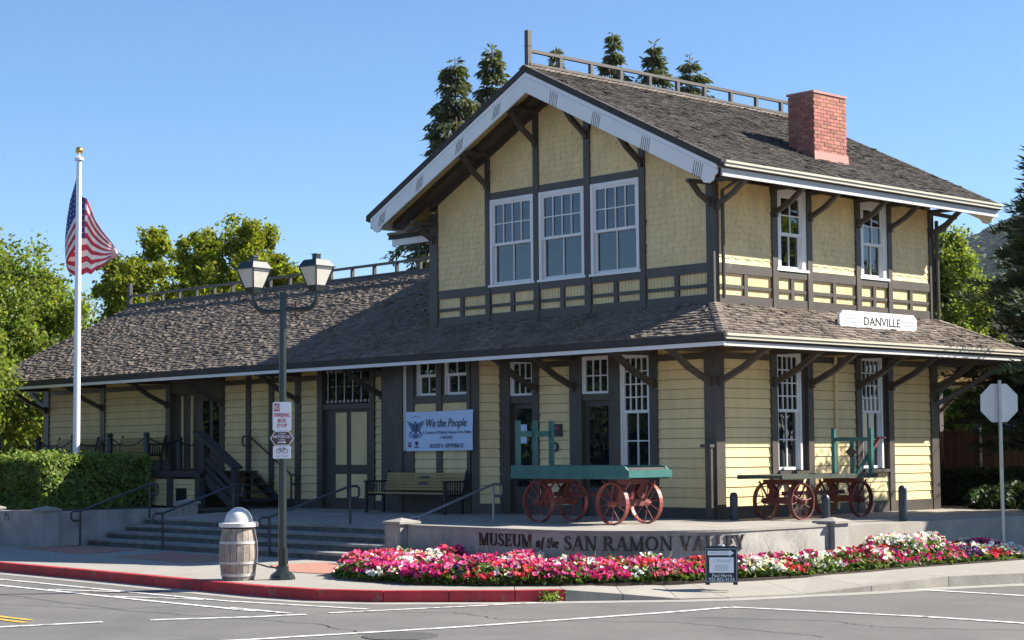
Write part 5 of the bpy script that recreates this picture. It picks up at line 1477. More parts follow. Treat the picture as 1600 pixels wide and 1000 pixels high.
# ------------------------------------------------------------------ bollards
for (x, y, z, h, lab) in ((0.40, -0.02, 0.0, 0.50, "short dark bollard beside the depot corner post"), (1.95, 0.62, 0.0, 0.46, "short dark bollard in front of the low wagon near the end pillar"), (3.05, 1.35, 0.0, 0.62, "dark bollard nearest the shrubs to the right of the low wagon")):
    b = empty("bollard", (x, y, z), label=lab, cat="bollard", group="bollards around the depot corner")
    MB().lathe([(0.075, 0), (0.075, h - 0.08)], n=14).build("bollard_post", BOLL, b, smooth=True)
    MB().lathe([(0.075, h - 0.08), (0.068, h - 0.04), (0.045, h - 0.01), (0.0, h)], n=14, cap=False).build("bollard_cap", BOLL, b, smooth=True)

# ------------------------------------------------------------------ sandwich board
ab = empty("sandwich_board", (5.0, -5.82, KZ), label="black sandwich board with white arrow and phone number by the flowers", cat="sign")
AU = Vector((0.76, 0.65, 0)).normalized(); AN0 = Vector((AU.y, -AU.x, 0)); tilt = 0.12
def panel(sgn):
    N_ = (AN0 * sgn + Vector((0, 0, tilt))).normalized()
    U_ = AU * sgn
    V_ = N_.cross(U_).normalized()
    if V_.z < 0: V_ = -V_
    O_ = AN0 * (0.09 * sgn) + Vector((0, 0, 0.03))
    return O_, U_, V_, N_
for sgn in (1, -1):
    O_, U_, V_, N_ = panel(sgn)
    MB().prism([(-0.225, 0), (0.225, 0), (0.225, 0.49), (-0.225, 0.49)], O_, U_, V_, N_, -0.014, 0.0).build("board", SIGNBK, ab)
    for a in (-0.19, 0.19): MB().prism([(a - 0.03, -0.03), (a + 0.03, -0.03), (a + 0.03, 0.005), (a - 0.03, 0.005)], O_, U_, V_, N_, -0.03, 0.0).build("foot", SIGNBK, ab)
    if sgn == 1:
        f = MB()
        for pg in ([(-0.215, 0.01), (0.215, 0.01), (0.215, 0.017), (-0.215, 0.017)], [(-0.215, 0.46), (0.215, 0.46), (0.215, 0.467), (-0.215, 0.467)], [(-0.215, 0.01), (-0.208, 0.01), (-0.208, 0.467), (-0.215, 0.467)], [(0.208, 0.01), (0.215, 0.01), (0.215, 0.467), (0.208, 0.467)]): f.prism(pg, O_, U_, V_, N_, 0.0005, 0.003)
        f.build("border", INKG, ab)
        MB().prism([(-0.185, 0.375), (0.115, 0.375), (0.115, 0.36), (0.178, 0.405), (0.115, 0.45), (0.115, 0.435), (-0.185, 0.435)], O_, U_, V_, N_, 0.0005, 0.003).build("arrow", SIGNW, ab)
        MB().prism([(-0.165, 0.135), (0.17, 0.135), (0.17, 0.345), (-0.165, 0.345)], O_, U_, V_, N_, 0.0005, 0.003).build("white_card", SIGNW, ab)
        def at_(text, u, v, w_, h_, m, sh=0.0):
            me = text_mesh(text, m, 1.0, 0.02, shear=sh)
            co = np.array([q.co[:] for q in me.vertices]); lo, hi = co.min(0), co.max(0); c_ = (lo + hi)/2
            co = (co - c_) / np.maximum(hi - lo, 1e-6)
            for i, q in enumerate(me.vertices): q.co = O_ + U_*(u + co[i][0]*w_) + V_*(v + co[i][1]*h_) + N_*(0.0045 + co[i][2]*0.002)
            link_mesh("lettering", me, ab)
        at_("OPEN HOUSE", -0.04, 0.405, 0.27, 0.035, INKG)
        at_("J. Rockcliff", 0.01, 0.29, 0.25, 0.055, INKG, 0.3)
        faint_lines(INKG, ab, O_ + V_*0.20 + N_*0.003, U_, V_, N_, 0.20, 0.09, 3, 5)
        at_("Paul Harris", 0.01, 0.098, 0.27, 0.048, SIGNW)
        at_("925-855-4134", 0.0, 0.045, 0.35, 0.045, SIGNW)
MB().bar((-AU.x*0.2, -AU.y*0.2, 0.515), (AU.x*0.2, AU.y*0.2, 0.515), 0.05, 0.02).build("hinge", SIGNBK, ab)
MB().box(-0.05, 0.05, -0.012, 0.012, 0.526, 0.545).build("handle", SIGNW, ab)

# ------------------------------------------------------------------ stop sign seen from behind
ss = empty("stop_sign", (4.16, 2.70, KZ), label="octagonal traffic sign seen from behind on a galvanised post", cat="sign")
top = Vector((0.045, -0.065, 3.03))
MB().bar((0.0, 0.03, 0.0), top + Vector((0.0, 0.03, 0.0)), 0.065, 0.05, upv=(0.684, 0.729, 0)).build("sign_post", GALV, ss)
OU_ = Vector((0.62, 0.785, 0)).normalized(); ON = Vector((-OU_.y, OU_.x, 0))
oc = [(0.362*math.cos(math.radians(22.5 + 45*k)), 0.362*math.sin(math.radians(22.5 + 45*k))) for k in range(8)]
MB().prism(oc, Vector((0.04, -0.02, 2.635)) + ON*0.05, OU_, (0.02, -0.02, 1), ON, 0.0, 0.004).build("sign_back", ALUB, ss)
MB().prism([(a*0.99, b*0.99) for a, b in oc], Vector((0.04, -0.02, 2.635)) + ON*0.05, OU_, (0.02, -0.02, 1), ON, 0.0042, 0.006).build("sign_face", INKR, ss)
put_text("STOP", SIGNW, ss, Vector((0.04, -0.02, 2.635)) + ON*0.056, -OU_, ON, 0.46, 0.20)
for z in (2.45, 2.83): MB().tube([Vector((0.04, -0.06, z)) - ON*0.02, Vector((0.04, -0.06, z)) + ON*0.05], 0.012, 6).build("bolt", GALV, ss)
# ------------------------------------------------------------------ vegetation
def leaf_quads(P, size, rg, up_bias=0.3, aspect=1.7, jitter=0.35, nrm=None):
    """P: (n,3) leaf positions -> verts, quads of diamond leaves"""
    n = len(P)
    N = rg.normal(size=(n, 3)); N[:, 2] += up_bias * 2
    if nrm is not None: N += nrm * 1.3
    N /= np.linalg.norm(N, axis=1)[:, None] + 1e-9
    A = rg.normal(size=(n, 3)); A -= (A*N).sum(1)[:, None]*N; A /= np.linalg.norm(A, axis=1)[:, None] + 1e-9
    B = np.cross(N, A)
    s = size * (1 + jitter * rg.uniform(-1, 1, n))[:, None]
    a = A * s * aspect / 2; b = B * s / 2
    c = N * s * 0.18
    V = np.stack([P - a, P + b - c, P + a, P - b - c], axis=1).reshape(-1, 3)
    Q = np.arange(n*4).reshape(n, 4)
    return V, Q
def tree_deciduous(name, label, loc, h, z0, rx, ry, nclump, nleaf, leaf, m, seed, cat="tree", group=None, pointed=0.0, trunk_r=0.16, clump_r=0.55):
    rg = np.random.default_rng(seed)
    t = empty(name, loc, label=label, cat=cat, group=group)
    cz, rz = (h + z0)/2, (h - z0)/2
    tb = MB()
    tb.tube([(0, 0, -0.3), (0.04, 0.02, h*0.2), (-0.03, 0.05, h*0.45), (0.02, -0.02, h*0.78)], [trunk_r*1.25, trunk_r, trunk_r*0.7, trunk_r*0.25], 9)
    C = []
    k = 0
    while len(C) < nclump and k < nclump*40:
        k += 1
        q = rg.uniform(-1, 1, 3)
        r = np.linalg.norm(q)
        if r > 1 or r < 0.35: continue
        if rg.random() > 0.35 + 0.65*r: continue
        w = 1 - pointed * max(0, q[2])
        C.append((q[0]*rx*w, q[1]*ry*w, cz + q[2]*rz))
    C = np.array(C)
    C[:, :2] += rg.normal(size=(len(C), 2)) * 0.12
    for c in C[rg.choice(len(C), min(16, len(C)), replace=False)]:
        zb = max(z0*0.8, c[2]*0.55 + rg.uniform(-0.3, 0.1))
        zb = min(zb, h*0.72)
        mid = (c[0]*0.5, c[1]*0.5, (zb + c[2])/2 + 0.15)
        tb.tube([(0, 0, zb), mid, tuple(c)], [trunk_r*0.42, trunk_r*0.26, trunk_r*0.06], 6)
    tb.build("trunk", BARK, t, smooth=True)
    per = nleaf // len(C)
    P = []
    for c in C:
        rr_ = clump_r * rg.uniform(0.6, 1.4)
        ns = 7
        sub = rg.normal(size=(ns, 3)) * rr_ * np.array([0.62, 0.62, 0.5])
        k_ = rg.integers(0, ns, per)
        d = sub[k_] + rg.normal(size=(per, 3)) * rr_ * 0.26
        P.append(c + d)
    P = np.concatenate(P)
    V, Q = leaf_quads(P, leaf, rg)
    link_mesh("crown", np_mesh("crown", V, Q, m), t)["kind"] = "stuff"
    return t
def tree_conifer(name, label, loc, h, z0, r, m, seed, nwhorl=26, nb=6, leaf=0.22, group=None, droop=0.25, trunk_r=0.22, dens=9, asp=2.6, power=0.85, lean=(0, 0), cat="tree", skip=0.2, hang=0.5):
    rg = np.random.default_rng(seed)
    t = empty(name, loc, label=label, cat=cat, group=group)
    sect = rg.uniform(0.55, 1.25, (9, 8))
    tb = MB().tube([(0, 0, -0.4), (lean[0]*0.3, lean[1]*0.3, h*0.4), (lean[0], lean[1], h)], [trunk_r, trunk_r*0.7, 0.02], 8)
    P = []; AX = []
    for i in range(nwhorl):
        f = min(max((i + rg.uniform(-0.5, 0.5)) / nwhorl, 0), 0.995)
        z = z0 + (h - z0) * f
        R_ = r * (1 - f)**power * rg.uniform(0.7, 1.15) + 0.10
        for b in range(nb):
            if rg.random() < skip: continue
            a = rg.uniform(0, 2*math.pi); L_ = R_ * rg.uniform(0.45, 1.1) * sect[int(f*8.99), int(a/6.2832*7.99)]
            d = np.array([math.cos(a), math.sin(a), 0])
            base = np.array([lean[0]*f, lean[1]*f, z])
            rise = rg.uniform(-0.25, 0.25)
            tip = base + d*L_ + np.array([0, 0, (rise - droop)*L_])
            if L_ > 0.4: tb.tube([tuple(base), tuple(base + d*L_*0.5 + np.array([0, 0, 0.10*L_])), tuple(tip)], [0.015 + 0.012*L_, 0.01 + 0.005*L_, 0.004], 5, cap=False)
            n = max(5, int(dens * L_))
            s = rg.uniform(0.15, 1.02, n)**0.8
            pt = base + np.outer(s, tip - base) + np.outer(np.sin(np.clip(s, 0, 1)*math.pi)*0.10*L_, [0, 0, 1])
            side = np.cross(d, [0, 0, 1])
            w = rg.normal(size=n) * (0.05 + 0.13*L_)
            pt = pt + np.outer(w, side) + rg.normal(size=(n, 3)) * leaf*0.15
            ax_ = np.outer(np.ones(n), d*0.6) + np.outer(np.sign(w)*0.7, side) + rg.normal(size=(n, 3))*0.35
            ax_[:, 2] -= hang
            P.append(pt); AX.append(ax_)
    nt_ = 90
    zt_ = rg.random(nt_)**0.7 * 0.11*(h - z0)
    at_ = rg.uniform(0, 6.283, nt_); rt_ = 0.03 + zt_*0.22*rg.random(nt_)
    P.append(np.column_stack([lean[0] + rt_*np.cos(at_), lean[1] + rt_*np.sin(at_), h + 0.02 - zt_])); AX.append(np.column_stack([np.cos(at_), np.sin(at_), rg.uniform(-0.6, 0.9, nt_)]))
    tb.build("trunk", BARKR, t, smooth=True)
    P = np.concatenate(P); A = np.concatenate(AX); n = len(P)
    A /= np.linalg.norm(A, axis=1)[:, None] + 1e-9
    N = rg.normal(size=(n, 3)); N -= (N*A).sum(1)[:, None]*A; N /= np.linalg.norm(N, axis=1)[:, None]
    B = np.cross(N, A)
    s = leaf * (1 + 0.4*rg.uniform(-1, 1, n))[:, None]
    V = np.stack([P, P + A*s*0.5 + B*s/asp/2, P + A*s, P + A*s*0.5 - B*s/asp/2], axis=1).reshape(-1, 3)
    link_mesh("crown", np_mesh("crown", V, np.arange(n*4).reshape(n, 4), m), t)["kind"] = "stuff"
    return t
def hedge(name, label, x0, x1, y0, y1, z0, z1, n, leaf, m, seed, cat="hedge", rough=0.05, group=None):
    rg = np.random.default_rng(seed)
    t = empty(name, ((x0+x1)/2, (y0+y1)/2, z0), label=label, cat=cat, group=group)
    dx, dy, dz = (x1-x0)/2, (y1-y0)/2, z1-z0
    MB().box(-dx+0.10, dx-0.10, -dy+0.10, dy-0.10, 0.0, dz-0.10).build("dark_core", mat_dark, t)  # solid box, its dark colour stands for the shade inside the hedge
    areas = np.array([2*dy*dz, 2*dy*dz, 2*dx*dz, 2*dx*dz, 4*dx*dy*1.2])
    f = rg.choice(5, n, p=areas/areas.sum())
    u, v = rg.uniform(-1, 1, n), rg.uniform(0, 1, n)
    P = np.zeros((n, 3)); NR = np.zeros((n, 3))
    inn = rg.random(n)**2 * 0.14
    for k, (ax_, sg) in enumerate(((0, 1), (0, -1), (1, 1), (1, -1))):
        q = f == k
        P[q, ax_] = sg * ((dx if ax_ == 0 else dy) - inn[q]); P[q, 1-ax_] = u[q] * (dy if ax_ == 0 else dx); P[q, 2] = v[q]*dz; NR[q, ax_] = sg
    q = f == 4
    P[q, 0] = u[q]*dx; P[q, 1] = rg.uniform(-1, 1, q.sum())*dy; P[q, 2] = dz - inn[q] + (rg.random(q.sum())**6)*0.16; NR[q, 2] = 1
    wav = 0.05*np.sin(P[:, 0]*5.1 + 1) + 0.05*np.sin(P[:, 1]*4.3) + 0.04*np.sin(P[:, 2]*7 + P[:, 1]*3)
    P += NR * wav[:, None] + rg.normal(size=(n, 3))*rough*0.5
    V, Q = leaf_quads(P, leaf, rg, nrm=NR, up_bias=0.15)
    link_mesh("foliage", np_mesh("foliage", V, Q, m), t)["kind"] = "stuff"
    return t
mat_dark = mat("hedge_core_shade", (0.025, 0.03, 0.012), rough=0.95, var=0.3)

# flower bed
Fb = [(-0.45, -8.38), (-0.1, -8.60), (0.63, -8.72), (1.87, -8.74), (2.87, -8.2), (3.6, -7.5), (3.95, -6.75), (4.35, -5.95), (4.73, -4.75), (4.96, -3.85), (5.0, -2.35), (4.95, -1.05), (5.08, 0.34), (5.14, 1.5), (5.1, 2.2)]
Bb = [(4.3, 2.3), (3.95, 1.0), (3.78, -1.2), (3.72, -1.6), (3.65, -3.2)] + [(1.2 + 2.45*math.cos(math.radians(t)), -3.25 + 2.45*math.sin(math.radians(t))) for t in range(-10, -91, -10)] + [(-1.85, -5.72), (-2.3, -5.9), (-2.25, -6.15)]
bedpoly = Fb + Bb
MB().prism(bedpoly, (0, 0, KZ), (1, 0, 0), (0, 1, 0), (0, 0, 1), -0.05, 0.02).build("flower_bed_soil", SOIL)["kind"] = "structure"
rg = np.random.default_rng(11)
bp_ = np.array(bedpoly)
def inpoly(P):
    x, y = P[:, 0], P[:, 1]; ins = np.zeros(len(P), bool); j = len(bp_) - 1
    for i in range(len(bp_)):
        xi, yi = bp_[i]; xj, yj = bp_[j]
        c = ((yi > y) != (yj > y)) & (x < (xj-xi)*(y-yi)/(yj-yi+1e-12) + xi)
        ins ^= c; j = i
    return ins
def bed_pts(n):
    out = []
    while sum(map(len, out)) < n:
        P = rg.uniform([-2.4, -8.8], [5.2, 2.4], (n*2, 2)); out.append(P[inpoly(P)])
    return np.concatenate(out)[:n]
def edge_dist(P):
    d = np.full(len(P), 9.0)
    for i in range(len(bp_)):
        a, b = bp_[i], bp_[(i+1) % len(bp_)]; ab_ = b - a
        t = np.clip(((P - a) @ ab_) / (ab_ @ ab_ + 1e-9), 0, 1)
        d = np.minimum(d, np.linalg.norm(P - a - t[:, None]*ab_, axis=1))
    return d
nS = 210
seeds = bed_pts(nS)
names_ = list(PETAL.keys())
scol = rg.choice(len(names_), nS, p=[0.24, 0.24, 0.22, 0.14, 0.10, 0.06])
sh = rg.uniform(0.12, 0.33, nS)
for k in range(nS):
    if np.hypot(seeds[k, 0] - 4.1, seeds[k, 1] + 0.35) < 0.75: scol[k] = 0; sh[k] = 0.42
def bed_h(P):
    D = np.linalg.norm(P[:, None, :] - seeds[None], axis=2)
    w = np.exp(-(D/0.20)**2) + 1e-6
    h = (w*sh).sum(1)/w.sum(1)
    e = edge_dist(P)
    return h * np.clip(0.45 + e/0.30, 0, 1), D.argmin(1)
PL = bed_pts(30000)
hL, _ = bed_h(PL)
P3 = np.column_stack([PL, KZ + 0.02 + hL * rg.random(len(PL))**0.6])
V, Q = leaf_quads(P3, 0.055, rg, up_bias=0.5)
verts = [V]; quads = [Q]; mi = [np.zeros(len(Q), int)]
nb_ = len(V)
NF0 = 11500
PF = bed_pts(NF0)
hF, near = bed_h(PF)
bloom = rg.uniform(0.25, 1.0, nS); bsize = rg.uniform(0.75, 1.2, nS)
keep = rg.random(NF0) < bloom[near]
PF, hF, near = PF[keep], hF[keep], near[keep]
NF = len(PF)
cidx = scol[near].copy()
sw = rg.random(NF) < 0.22
cidx[sw] = rg.choice(len(names_), sw.sum(), p=[0.22, 0.24, 0.24, 0.14, 0.10, 0.06])
zF = KZ + 0.03 + hF * (1.0 - 0.42*rg.random(NF)**1.6) + 0.015
Cc = np.column_stack([PF, zF])
N = rg.normal(size=(NF, 3))*0.55; N[:, 2] += 0.75; N[:, 0] += 0.35; N[:, 1] -= 0.35
N /= np.linalg.norm(N, axis=1)[:, None]
A = rg.normal(size=(NF, 3)); A -= (A*N).sum(1)[:, None]*N; A /= np.linalg.norm(A, axis=1)[:, None]; B = np.cross(N, A)
rad = (rg.uniform(0.028, 0.050, NF) * bsize[near])[:, None]
for k in range(5):
    a0, a1, a2 = (2*math.pi*(k + q)/5 for q in (0.0, 0.5, 1.0))
    def pt(a, r, lift): return Cc + (A*math.cos(a) + B*math.sin(a))*rad*r + N*rad*lift
    q = np.stack([Cc - N*rad*0.35, pt(a0, 0.86, 0.12), pt(a1, 1.06, 0.0), pt(a2, 0.86, 0.12)], axis=1).reshape(-1, 3)
    verts.append(q); quads.append(np.arange(NF*4).reshape(NF, 4) + nb_); nb_ += NF*4
    mi.append(cidx + 1)
fl = link_mesh("petunias", np_mesh("petunias", np.concatenate(verts), np.concatenate(quads), [L_FLO] + [PETAL[k] for k in names_], np.concatenate(mi)))
tag(fl, "massed pink, white, red and purple petunias along the curved wall", "flowers", kind="stuff")
wd = MB()
for k in range(90):
    s = rnd.uniform(0.0, 8.2); P_, nn = wpt(s)
    b = Vector((P_.x + nn.x*rnd.uniform(0.05, 0.5), P_.y + nn.y*rnd.uniform(0.05, 0.5), KZ + 0.1))
    hgt = rnd.uniform(0.2, 0.48); lx, ly = rnd.uniform(-0.14, 0.14), rnd.uniform(-0.14, 0.14)
    wd.tube([b, b + Vector((lx*0.4, ly*0.4, hgt*0.6)), b + Vector((lx, ly, hgt))], [0.004, 0.003, 0.0015], 4, cap=False)
STRAW = mat("dry_grass_stalk", (0.42, 0.36, 0.20), rough=0.9, var=0.2)
tag(wd.build("dry_weeds", STRAW), "thin dry grass stalks against the curved sign wall", "weeds", kind="stuff")
kw = np.random.default_rng(5)
V, Q = leaf_quads(np.column_stack([kw.normal(3.98, 0.07, 260), kw.normal(-8.14, 0.07, 260), SZ + 0.02 + kw.random(260)**1.5*0.12]), 0.035, kw)
tag(link_mesh("kerb_weed", np_mesh("kerb_weed", V, Q, L_HED)), "small green weed growing at the end of the red kerb", "weed", kind="stuff")

# hedges and shrubs
hedge("clipped_hedge", "tall bright green clipped hedge behind the planter wall pillar", -18.6, -16.2, -4.6, -1.75, -0.1, 1.15, 32000, 0.062, L_HED, 3)
hedge("clipped_hedge", "lower dark green hedge at the left edge of the planter", -24.5, -18.9, -5.0, -3.4, -0.1, 0.95, 14000, 0.065, L_HED, 4)
hedge("boxy_hedge", "dark clipped hedge in front of the brown reed fence", -7.5, 3.0, 11.2, 12.2, -0.6, 0.72, 12000, 0.075, L_BUSH, 5)
def shrub(label, loc, rx, ry, h, n, leaf, m, seed, name="shrub", group=None):
    rg_ = np.random.default_rng(seed)
    t = empty(name, loc, label=label, cat="shrub", group=group)
    st_ = MB()
    for k in range(9):
        a = rg_.uniform(0, 6.28); st_.tube([(0, 0, -0.05), (math.cos(a)*rx*0.4, math.sin(a)*ry*0.4, h*0.55), (math.cos(a)*rx*0.75, math.sin(a)*ry*0.75, h*0.85)], [0.02, 0.013, 0.005], 5)
    st_.build("stems", BARK, t)
    d = rg_.normal(size=(n, 3)); d /= np.linalg.norm(d, axis=1)[:, None]; d *= rg_.random(n)[:, None]**0.35
    P = np.column_stack([d[:, 0]*rx, d[:, 1]*ry, h*0.45 + d[:, 2]*h*0.55])
    P += 0.10*np.sin(P[:, [1, 2, 0]]*9)
    P[:, 2] = np.maximum(P[:, 2], 0.02)
    V, Q = leaf_quads(P, leaf, rg_)
    link_mesh("foliage", np_mesh("foliage", V, Q, m), t)["kind"] = "stuff"
for k, (x, y, rx, ry, h, lab) in enumerate(((0.95, 8.0, 0.75, 0.7, 0.70, "loose leafy shrub at the right rear corner of the depot"), (1.9, 8.9, 0.9, 0.9, 0.85, "dark shrub second from the depot corner in the kerbed bed"), (2.6, 7.6, 0.8, 0.8, 0.72, "low dark shrub nearest the raised kerb left of the sign post"), (3.5, 8.7, 1.0, 1.0, 0.85, "dark shrub right of the sign post in the kerbed bed"), (0.7, 9.8, 1.1, 0.9, 0.95, "tall dark shrub below the reed fence behind the bed"))):
    shrub(lab, (x, y, -0.35), rx, ry, h + 0.15, 3200, 0.075, L_BUSH, 30 + k, group="shrubs in the kerbed bed")
MB().prism([(0.1, 7.3), (2.2, 6.1), (4.6, 6.3), (4.8, 10.5), (-0.6, 10.8)], (0, 0, 0), (1, 0, 0), (0, 1, 0), (0, 0, 1), -0.6, -0.36).build("shrub_bed", SOIL)["kind"] = "structure"
kb = empty("shrub_bed_kerb", (0, 0, -0.6), label="raised concrete kerb around the dark shrub bed", cat="kerb")
kp = [(-0.4, 7.35), (0.3, 7.05), (2.2, 5.85), (4.8, 6.05), (6.5, 6.3)]
for i in range(len(kp) - 1):
    a, b = Vector((*kp[i], 0.14)), Vector((*kp[i+1], 0.14))
    MB().bar(a, b, 0.20, 0.28).build("kerb_stone", KGRY, kb)

# fence and house behind, hill
fc = empty("reed_fence", (-4.5, 13.4, -0.6), label="brown reed fence with pale posts behind the dark hedge", cat="fence")
fd = Vector((2.19, 2.32, 0)).normalized()
q = MB(); rgf = random.Random(3)
for k in range(520):
    s = -3 + k * 0.022
    P_ = fd * s
    q.bar(P_ + Vector((0, 0, 0.02)), P_ + Vector((rgf.uniform(-0.006, 0.006), 0, 2.30 + rgf.uniform(-0.03, 0.03))), 0.019, 0.019)
q.build("reeds", REED, fc, kind="stuff")
for k in range(6):
    P_ = fd * (-2.9 + k * 2.1) + Vector((0.05, -0.06, 0))
    MB().bar(P_, P_ + Vector((0, 0, 2.36)), 0.045, 0.045).build("fence_post", GALV, fc)
hs_ = empty("neighbouring_house", (-12, 27.5, -0.6), label="blue grey house wall showing above the reed fence", cat="house")
MB().box(-6, 9, 0, 7, 0, 4.6).build("house_wall", HOUSEW, hs_)
MB().prism([(-0.6, 4.5), (3.5, 6.3), (7.6, 4.5)], (0, 0, 0), (0, 1, 0), (0, 0, 1), (1, 0, 0), -6.5, 9.5).build("house_roof", SHINK, hs_)
MB().box(2.2, 3.3, -0.03, 0.0, 1.9, 3.1).build("house_window", GLASS, hs_)

hl = []; hf = []
rgh = np.random.default_rng(9)
hc = Vector((-1301, 2085))
hd = Vector((0.85, 0.53))
nu, nv = 60, 20
def hill_z(u, v):
    ridge = 141 * math.exp(-((u - 30)/420)**2) * (0.75 + 0.16*math.sin(u*0.011 + 1) + 0.07*math.sin(u*0.031)) + 20
    return ridge * max(0, 1 - (v/330)**2 if v < 0 else 1 - (v/700)**2) - 6
mb = MB()
for i in range(nu + 1):
    for j in range(nv + 1):
        u = -1000 + 2000*i/nu; v = -330 + 700*j/nv
        mb.v.append((hc.x + 2*(hd.x*u - hd.y*v), hc.y + 2*(hd.y*u + hd.x*v), 2*hill_z(u, v)))
for i in range(nu):
    for j in range(nv):
        a = i*(nv+1) + j; mb.f.append((a, a+nv+1, a+nv+2, a+1)); mb.m.append(0)
tag(mb.build("hills", HILLD, smooth=True), kind="structure")
# wooded slope: thousands of oak crowns read as one mass
ico = []
ph = (1 + 5**0.5)/2
iv = np.array([(-1, ph, 0), (1, ph, 0), (-1, -ph, 0), (1, -ph, 0), (0, -1, ph), (0, 1, ph), (0, -1, -ph), (0, 1, -ph), (ph, 0, -1), (ph, 0, 1), (-ph, 0, -1), (-ph, 0, 1)]) / 1.9
it = [(0, 11, 5), (0, 5, 1), (0, 1, 7), (0, 7, 10), (0, 10, 11), (1, 5, 9), (5, 11, 4), (11, 10, 2), (10, 7, 6), (7, 1, 8), (3, 9, 4), (3, 4, 2), (3, 2, 6), (3, 6, 8), (3, 8, 9), (4, 9, 5), (2, 4, 11), (6, 2, 10), (8, 6, 7), (9, 8, 1)]
vv = []; ff = []
for k in range(9000):
    u = rgh.uniform(-170, 170); v = -rgh.random()**0.9 * 318
    if v > -22 and -12 < u < 22 and rgh.random() < 0.93: continue
    z = hill_z(u, v)
    s = rgh.uniform(2.2, 4.8)
    M_ = iv * np.array([s, s, s*0.85]) * (1 + 0.25*rgh.normal(size=(12, 1)))
    b = len(vv)*12
    vv.append(M_*2 + np.array([hc.x + 2*(hd.x*u - hd.y*v), hc.y + 2*(hd.y*u + hd.x*v), 2*z + s*0.9]))
    ff += [(a+b, c+b, d+b) for a, c, d in it]
me = bpy.data.meshes.new("hill_oaks"); me.from_pydata(np.concatenate(vv).tolist(), [], ff); me.materials.append(HILLG); me.polygons.foreach_set("use_smooth", [True]*len(me.polygons)); me.update()
tag(link_mesh("hill_oaks", me), "distant blue green wooded hillside behind the right hand trees", "woods", kind="stuff")

# trees
tree_deciduous("street_tree", "bright green broadleaf tree at the far left in front of the roof end", (-23.15, -4.9, -0.6), 8.0, 1.6, 2.15, 2.3, 170, 120000, 0.075, L_DEC, 21, pointed=0.6, clump_r=0.52)
tree_deciduous("broadleaf_tree", "pale green tree behind the flagpole rising over the far left", (-33.5, 3.0, -0.6), 8.6, 1.0, 3.4, 3.4, 150, 80000, 0.10, L_DEC, 22, clump_r=0.72, pointed=0.3)
tree_deciduous("broadleaf_tree", "yellow green round tree behind the low roof near the cresting end", (-56.6, 23.0, -0.6), 12.9, 3.5, 2.2, 2.2, 50, 42000, 0.13, L_DEC2, 23, clump_r=0.62)
tree_deciduous("broadleaf_tree", "yellow green broad tree behind the low roof left of the lanterns", (-49.0, 23.5, -0.6), 12.9, 3.0, 3.0, 3.0, 70, 56000, 0.13, L_DEC2, 24, clump_r=0.68)
tree_deciduous("broadleaf_tree", "dark low tree between the flag and the low roof cresting", (-58.5, 18.6, -0.6), 9.8, 3.0, 2.3, 2.3, 40, 22000, 0.13, L_DEC, 25, clump_r=0.7)
tree_deciduous("broadleaf_tree", "sunlit green tree just right of the two storey tower", (-12.6, 27.0, -0.6), 9.2, 1.0, 1.75, 1.75, 90, 52000, 0.09, L_DEC, 26, clump_r=0.5, pointed=0.55)
gC = "tall conifers behind the tower"
tree_conifer("tall_conifer", "tall conifer at the left of the tower roof, shorter of the pair", (-37.9, 27.2, -0.6), 19.3, 2.0, 5.2, L_CON, 41, nwhorl=54, nb=13, leaf=0.34, asp=3.4, group=gC, dens=62, power=0.82, skip=0.35, hang=0.8)
tree_conifer("tall_conifer", "tall conifer left of the gable peak, taller of the pair", (-38.3, 29.8, -0.6), 20.4, 2.0, 4.6, L_CON, 42, nwhorl=54, nb=13, leaf=0.34, asp=3.4, group=gC, dens=62, power=0.8, skip=0.35, hang=0.8)
tree_conifer("tall_conifer", "slim conifer tip just right of the gable finial", (-48.9, 44.4, -0.6), 24.3, 9.0, 2.0, L_CON, 43, nwhorl=46, nb=13, leaf=0.36, asp=3.4, group=gC, dens=55, power=0.75, skip=0.35, hang=0.8)
tree_conifer("tall_conifer", "conifer tip above the middle of the ridge cresting", (-46.7, 46.6, -0.6), 25.0, 9.0, 3.2, L_CON, 44, nwhorl=46, nb=13, leaf=0.36, asp=3.4, group=gC, dens=55, power=0.75, skip=0.35, hang=0.8)
tree_conifer("tall_conifer", "left tip of the rightmost conifer clump above the ridge", (-45.0, 48.2, -0.6), 24.4, 8.0, 4.2, L_CON, 45, nwhorl=46, nb=13, leaf=0.36, asp=3.4, group=gC, dens=55, power=0.75, skip=0.35, hang=0.8)
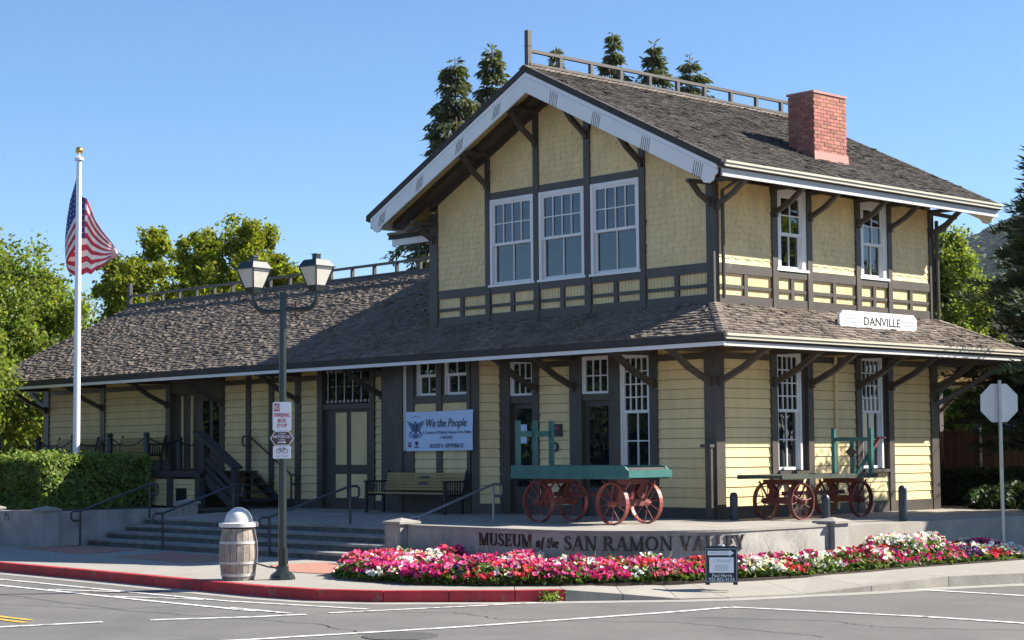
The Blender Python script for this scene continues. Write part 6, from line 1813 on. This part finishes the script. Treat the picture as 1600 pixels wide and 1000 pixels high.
tree_conifer("tall_conifer", "right tip of the rightmost conifer clump above the ridge", (-46.6, 53.0, -0.6), 24.7, 7.0, 5.4, L_CON, 46, nwhorl=46, nb=13, leaf=0.36, asp=3.4, group=gC, dens=55, power=0.75, skip=0.35, hang=0.8)
tree_conifer("dark_pine", "dark feathery pine at the right edge overlapping the pent roof end", (0.50, 11.15, -0.6), 8.7, 1.7, 2.35, L_CON2, 47, nwhorl=44, nb=12, leaf=0.22, dens=130, droop=-0.18, hang=-0.35, asp=6.5, power=0.62, trunk_r=0.16)
tree_conifer("young_pine", "low dark pine in front of the right end of the pent roof", (3.6, 7.05, -0.6), 4.7, 3.0, 1.85, L_CON2, 48, nwhorl=14, nb=12, leaf=0.20, dens=130, droop=-0.1, hang=-0.3, asp=6.5, power=0.35, trunk_r=0.10)
# trees standing across the two streets: the windows mirror them
for k, (x, y, hh_) in enumerate(((-14, -27, 6), (-22, -30, 6.6), (-30, -27.5, 5.8), (-38, -31, 6.8), (-46, -28, 6))):
    tree_deciduous("roadside_tree", ["first", "second", "third", "fourth", "last"][k] + " broadleaf tree from the corner across the street facing the depot", (x, y, -0.6), hh_, 0.7, 4.2, 3.4, 60, 9000, 0.36, L_BUSH, 60 + k, group="trees mirrored in the windows", clump_r=1.0)
tree_deciduous("roadside_tree", "broadleaf tree on the side street casting shade beside the shrubs", (7.6, 10.6, -0.6), 7.6, 2.6, 3.1, 3.0, 80, 16000, 0.2, L_DEC, 70, group="trees mirrored in the windows", clump_r=0.7)

# ------------------------------------------------------------------ summer haze in the air
hm = bpy.data.materials.new("summer_haze"); hm.use_nodes = True
hn = hm.node_tree; hn.nodes.clear()
ho = hn.nodes.new("ShaderNodeOutputMaterial"); hv = hn.nodes.new("ShaderNodeVolumePrincipled")
hv.inputs["Color"].default_value = (0.80, 0.88, 1.0, 1); hv.inputs["Density"].default_value = 0.00003; hv.inputs["Anisotropy"].default_value = 0.2
hn.links.new(hv.outputs[0], ho.inputs["Volume"])
hz = MB().box(-5400, 5400, -5400, 5400, -2.4, 330).build("haze", hm)
tag(hz, kind="stuff")
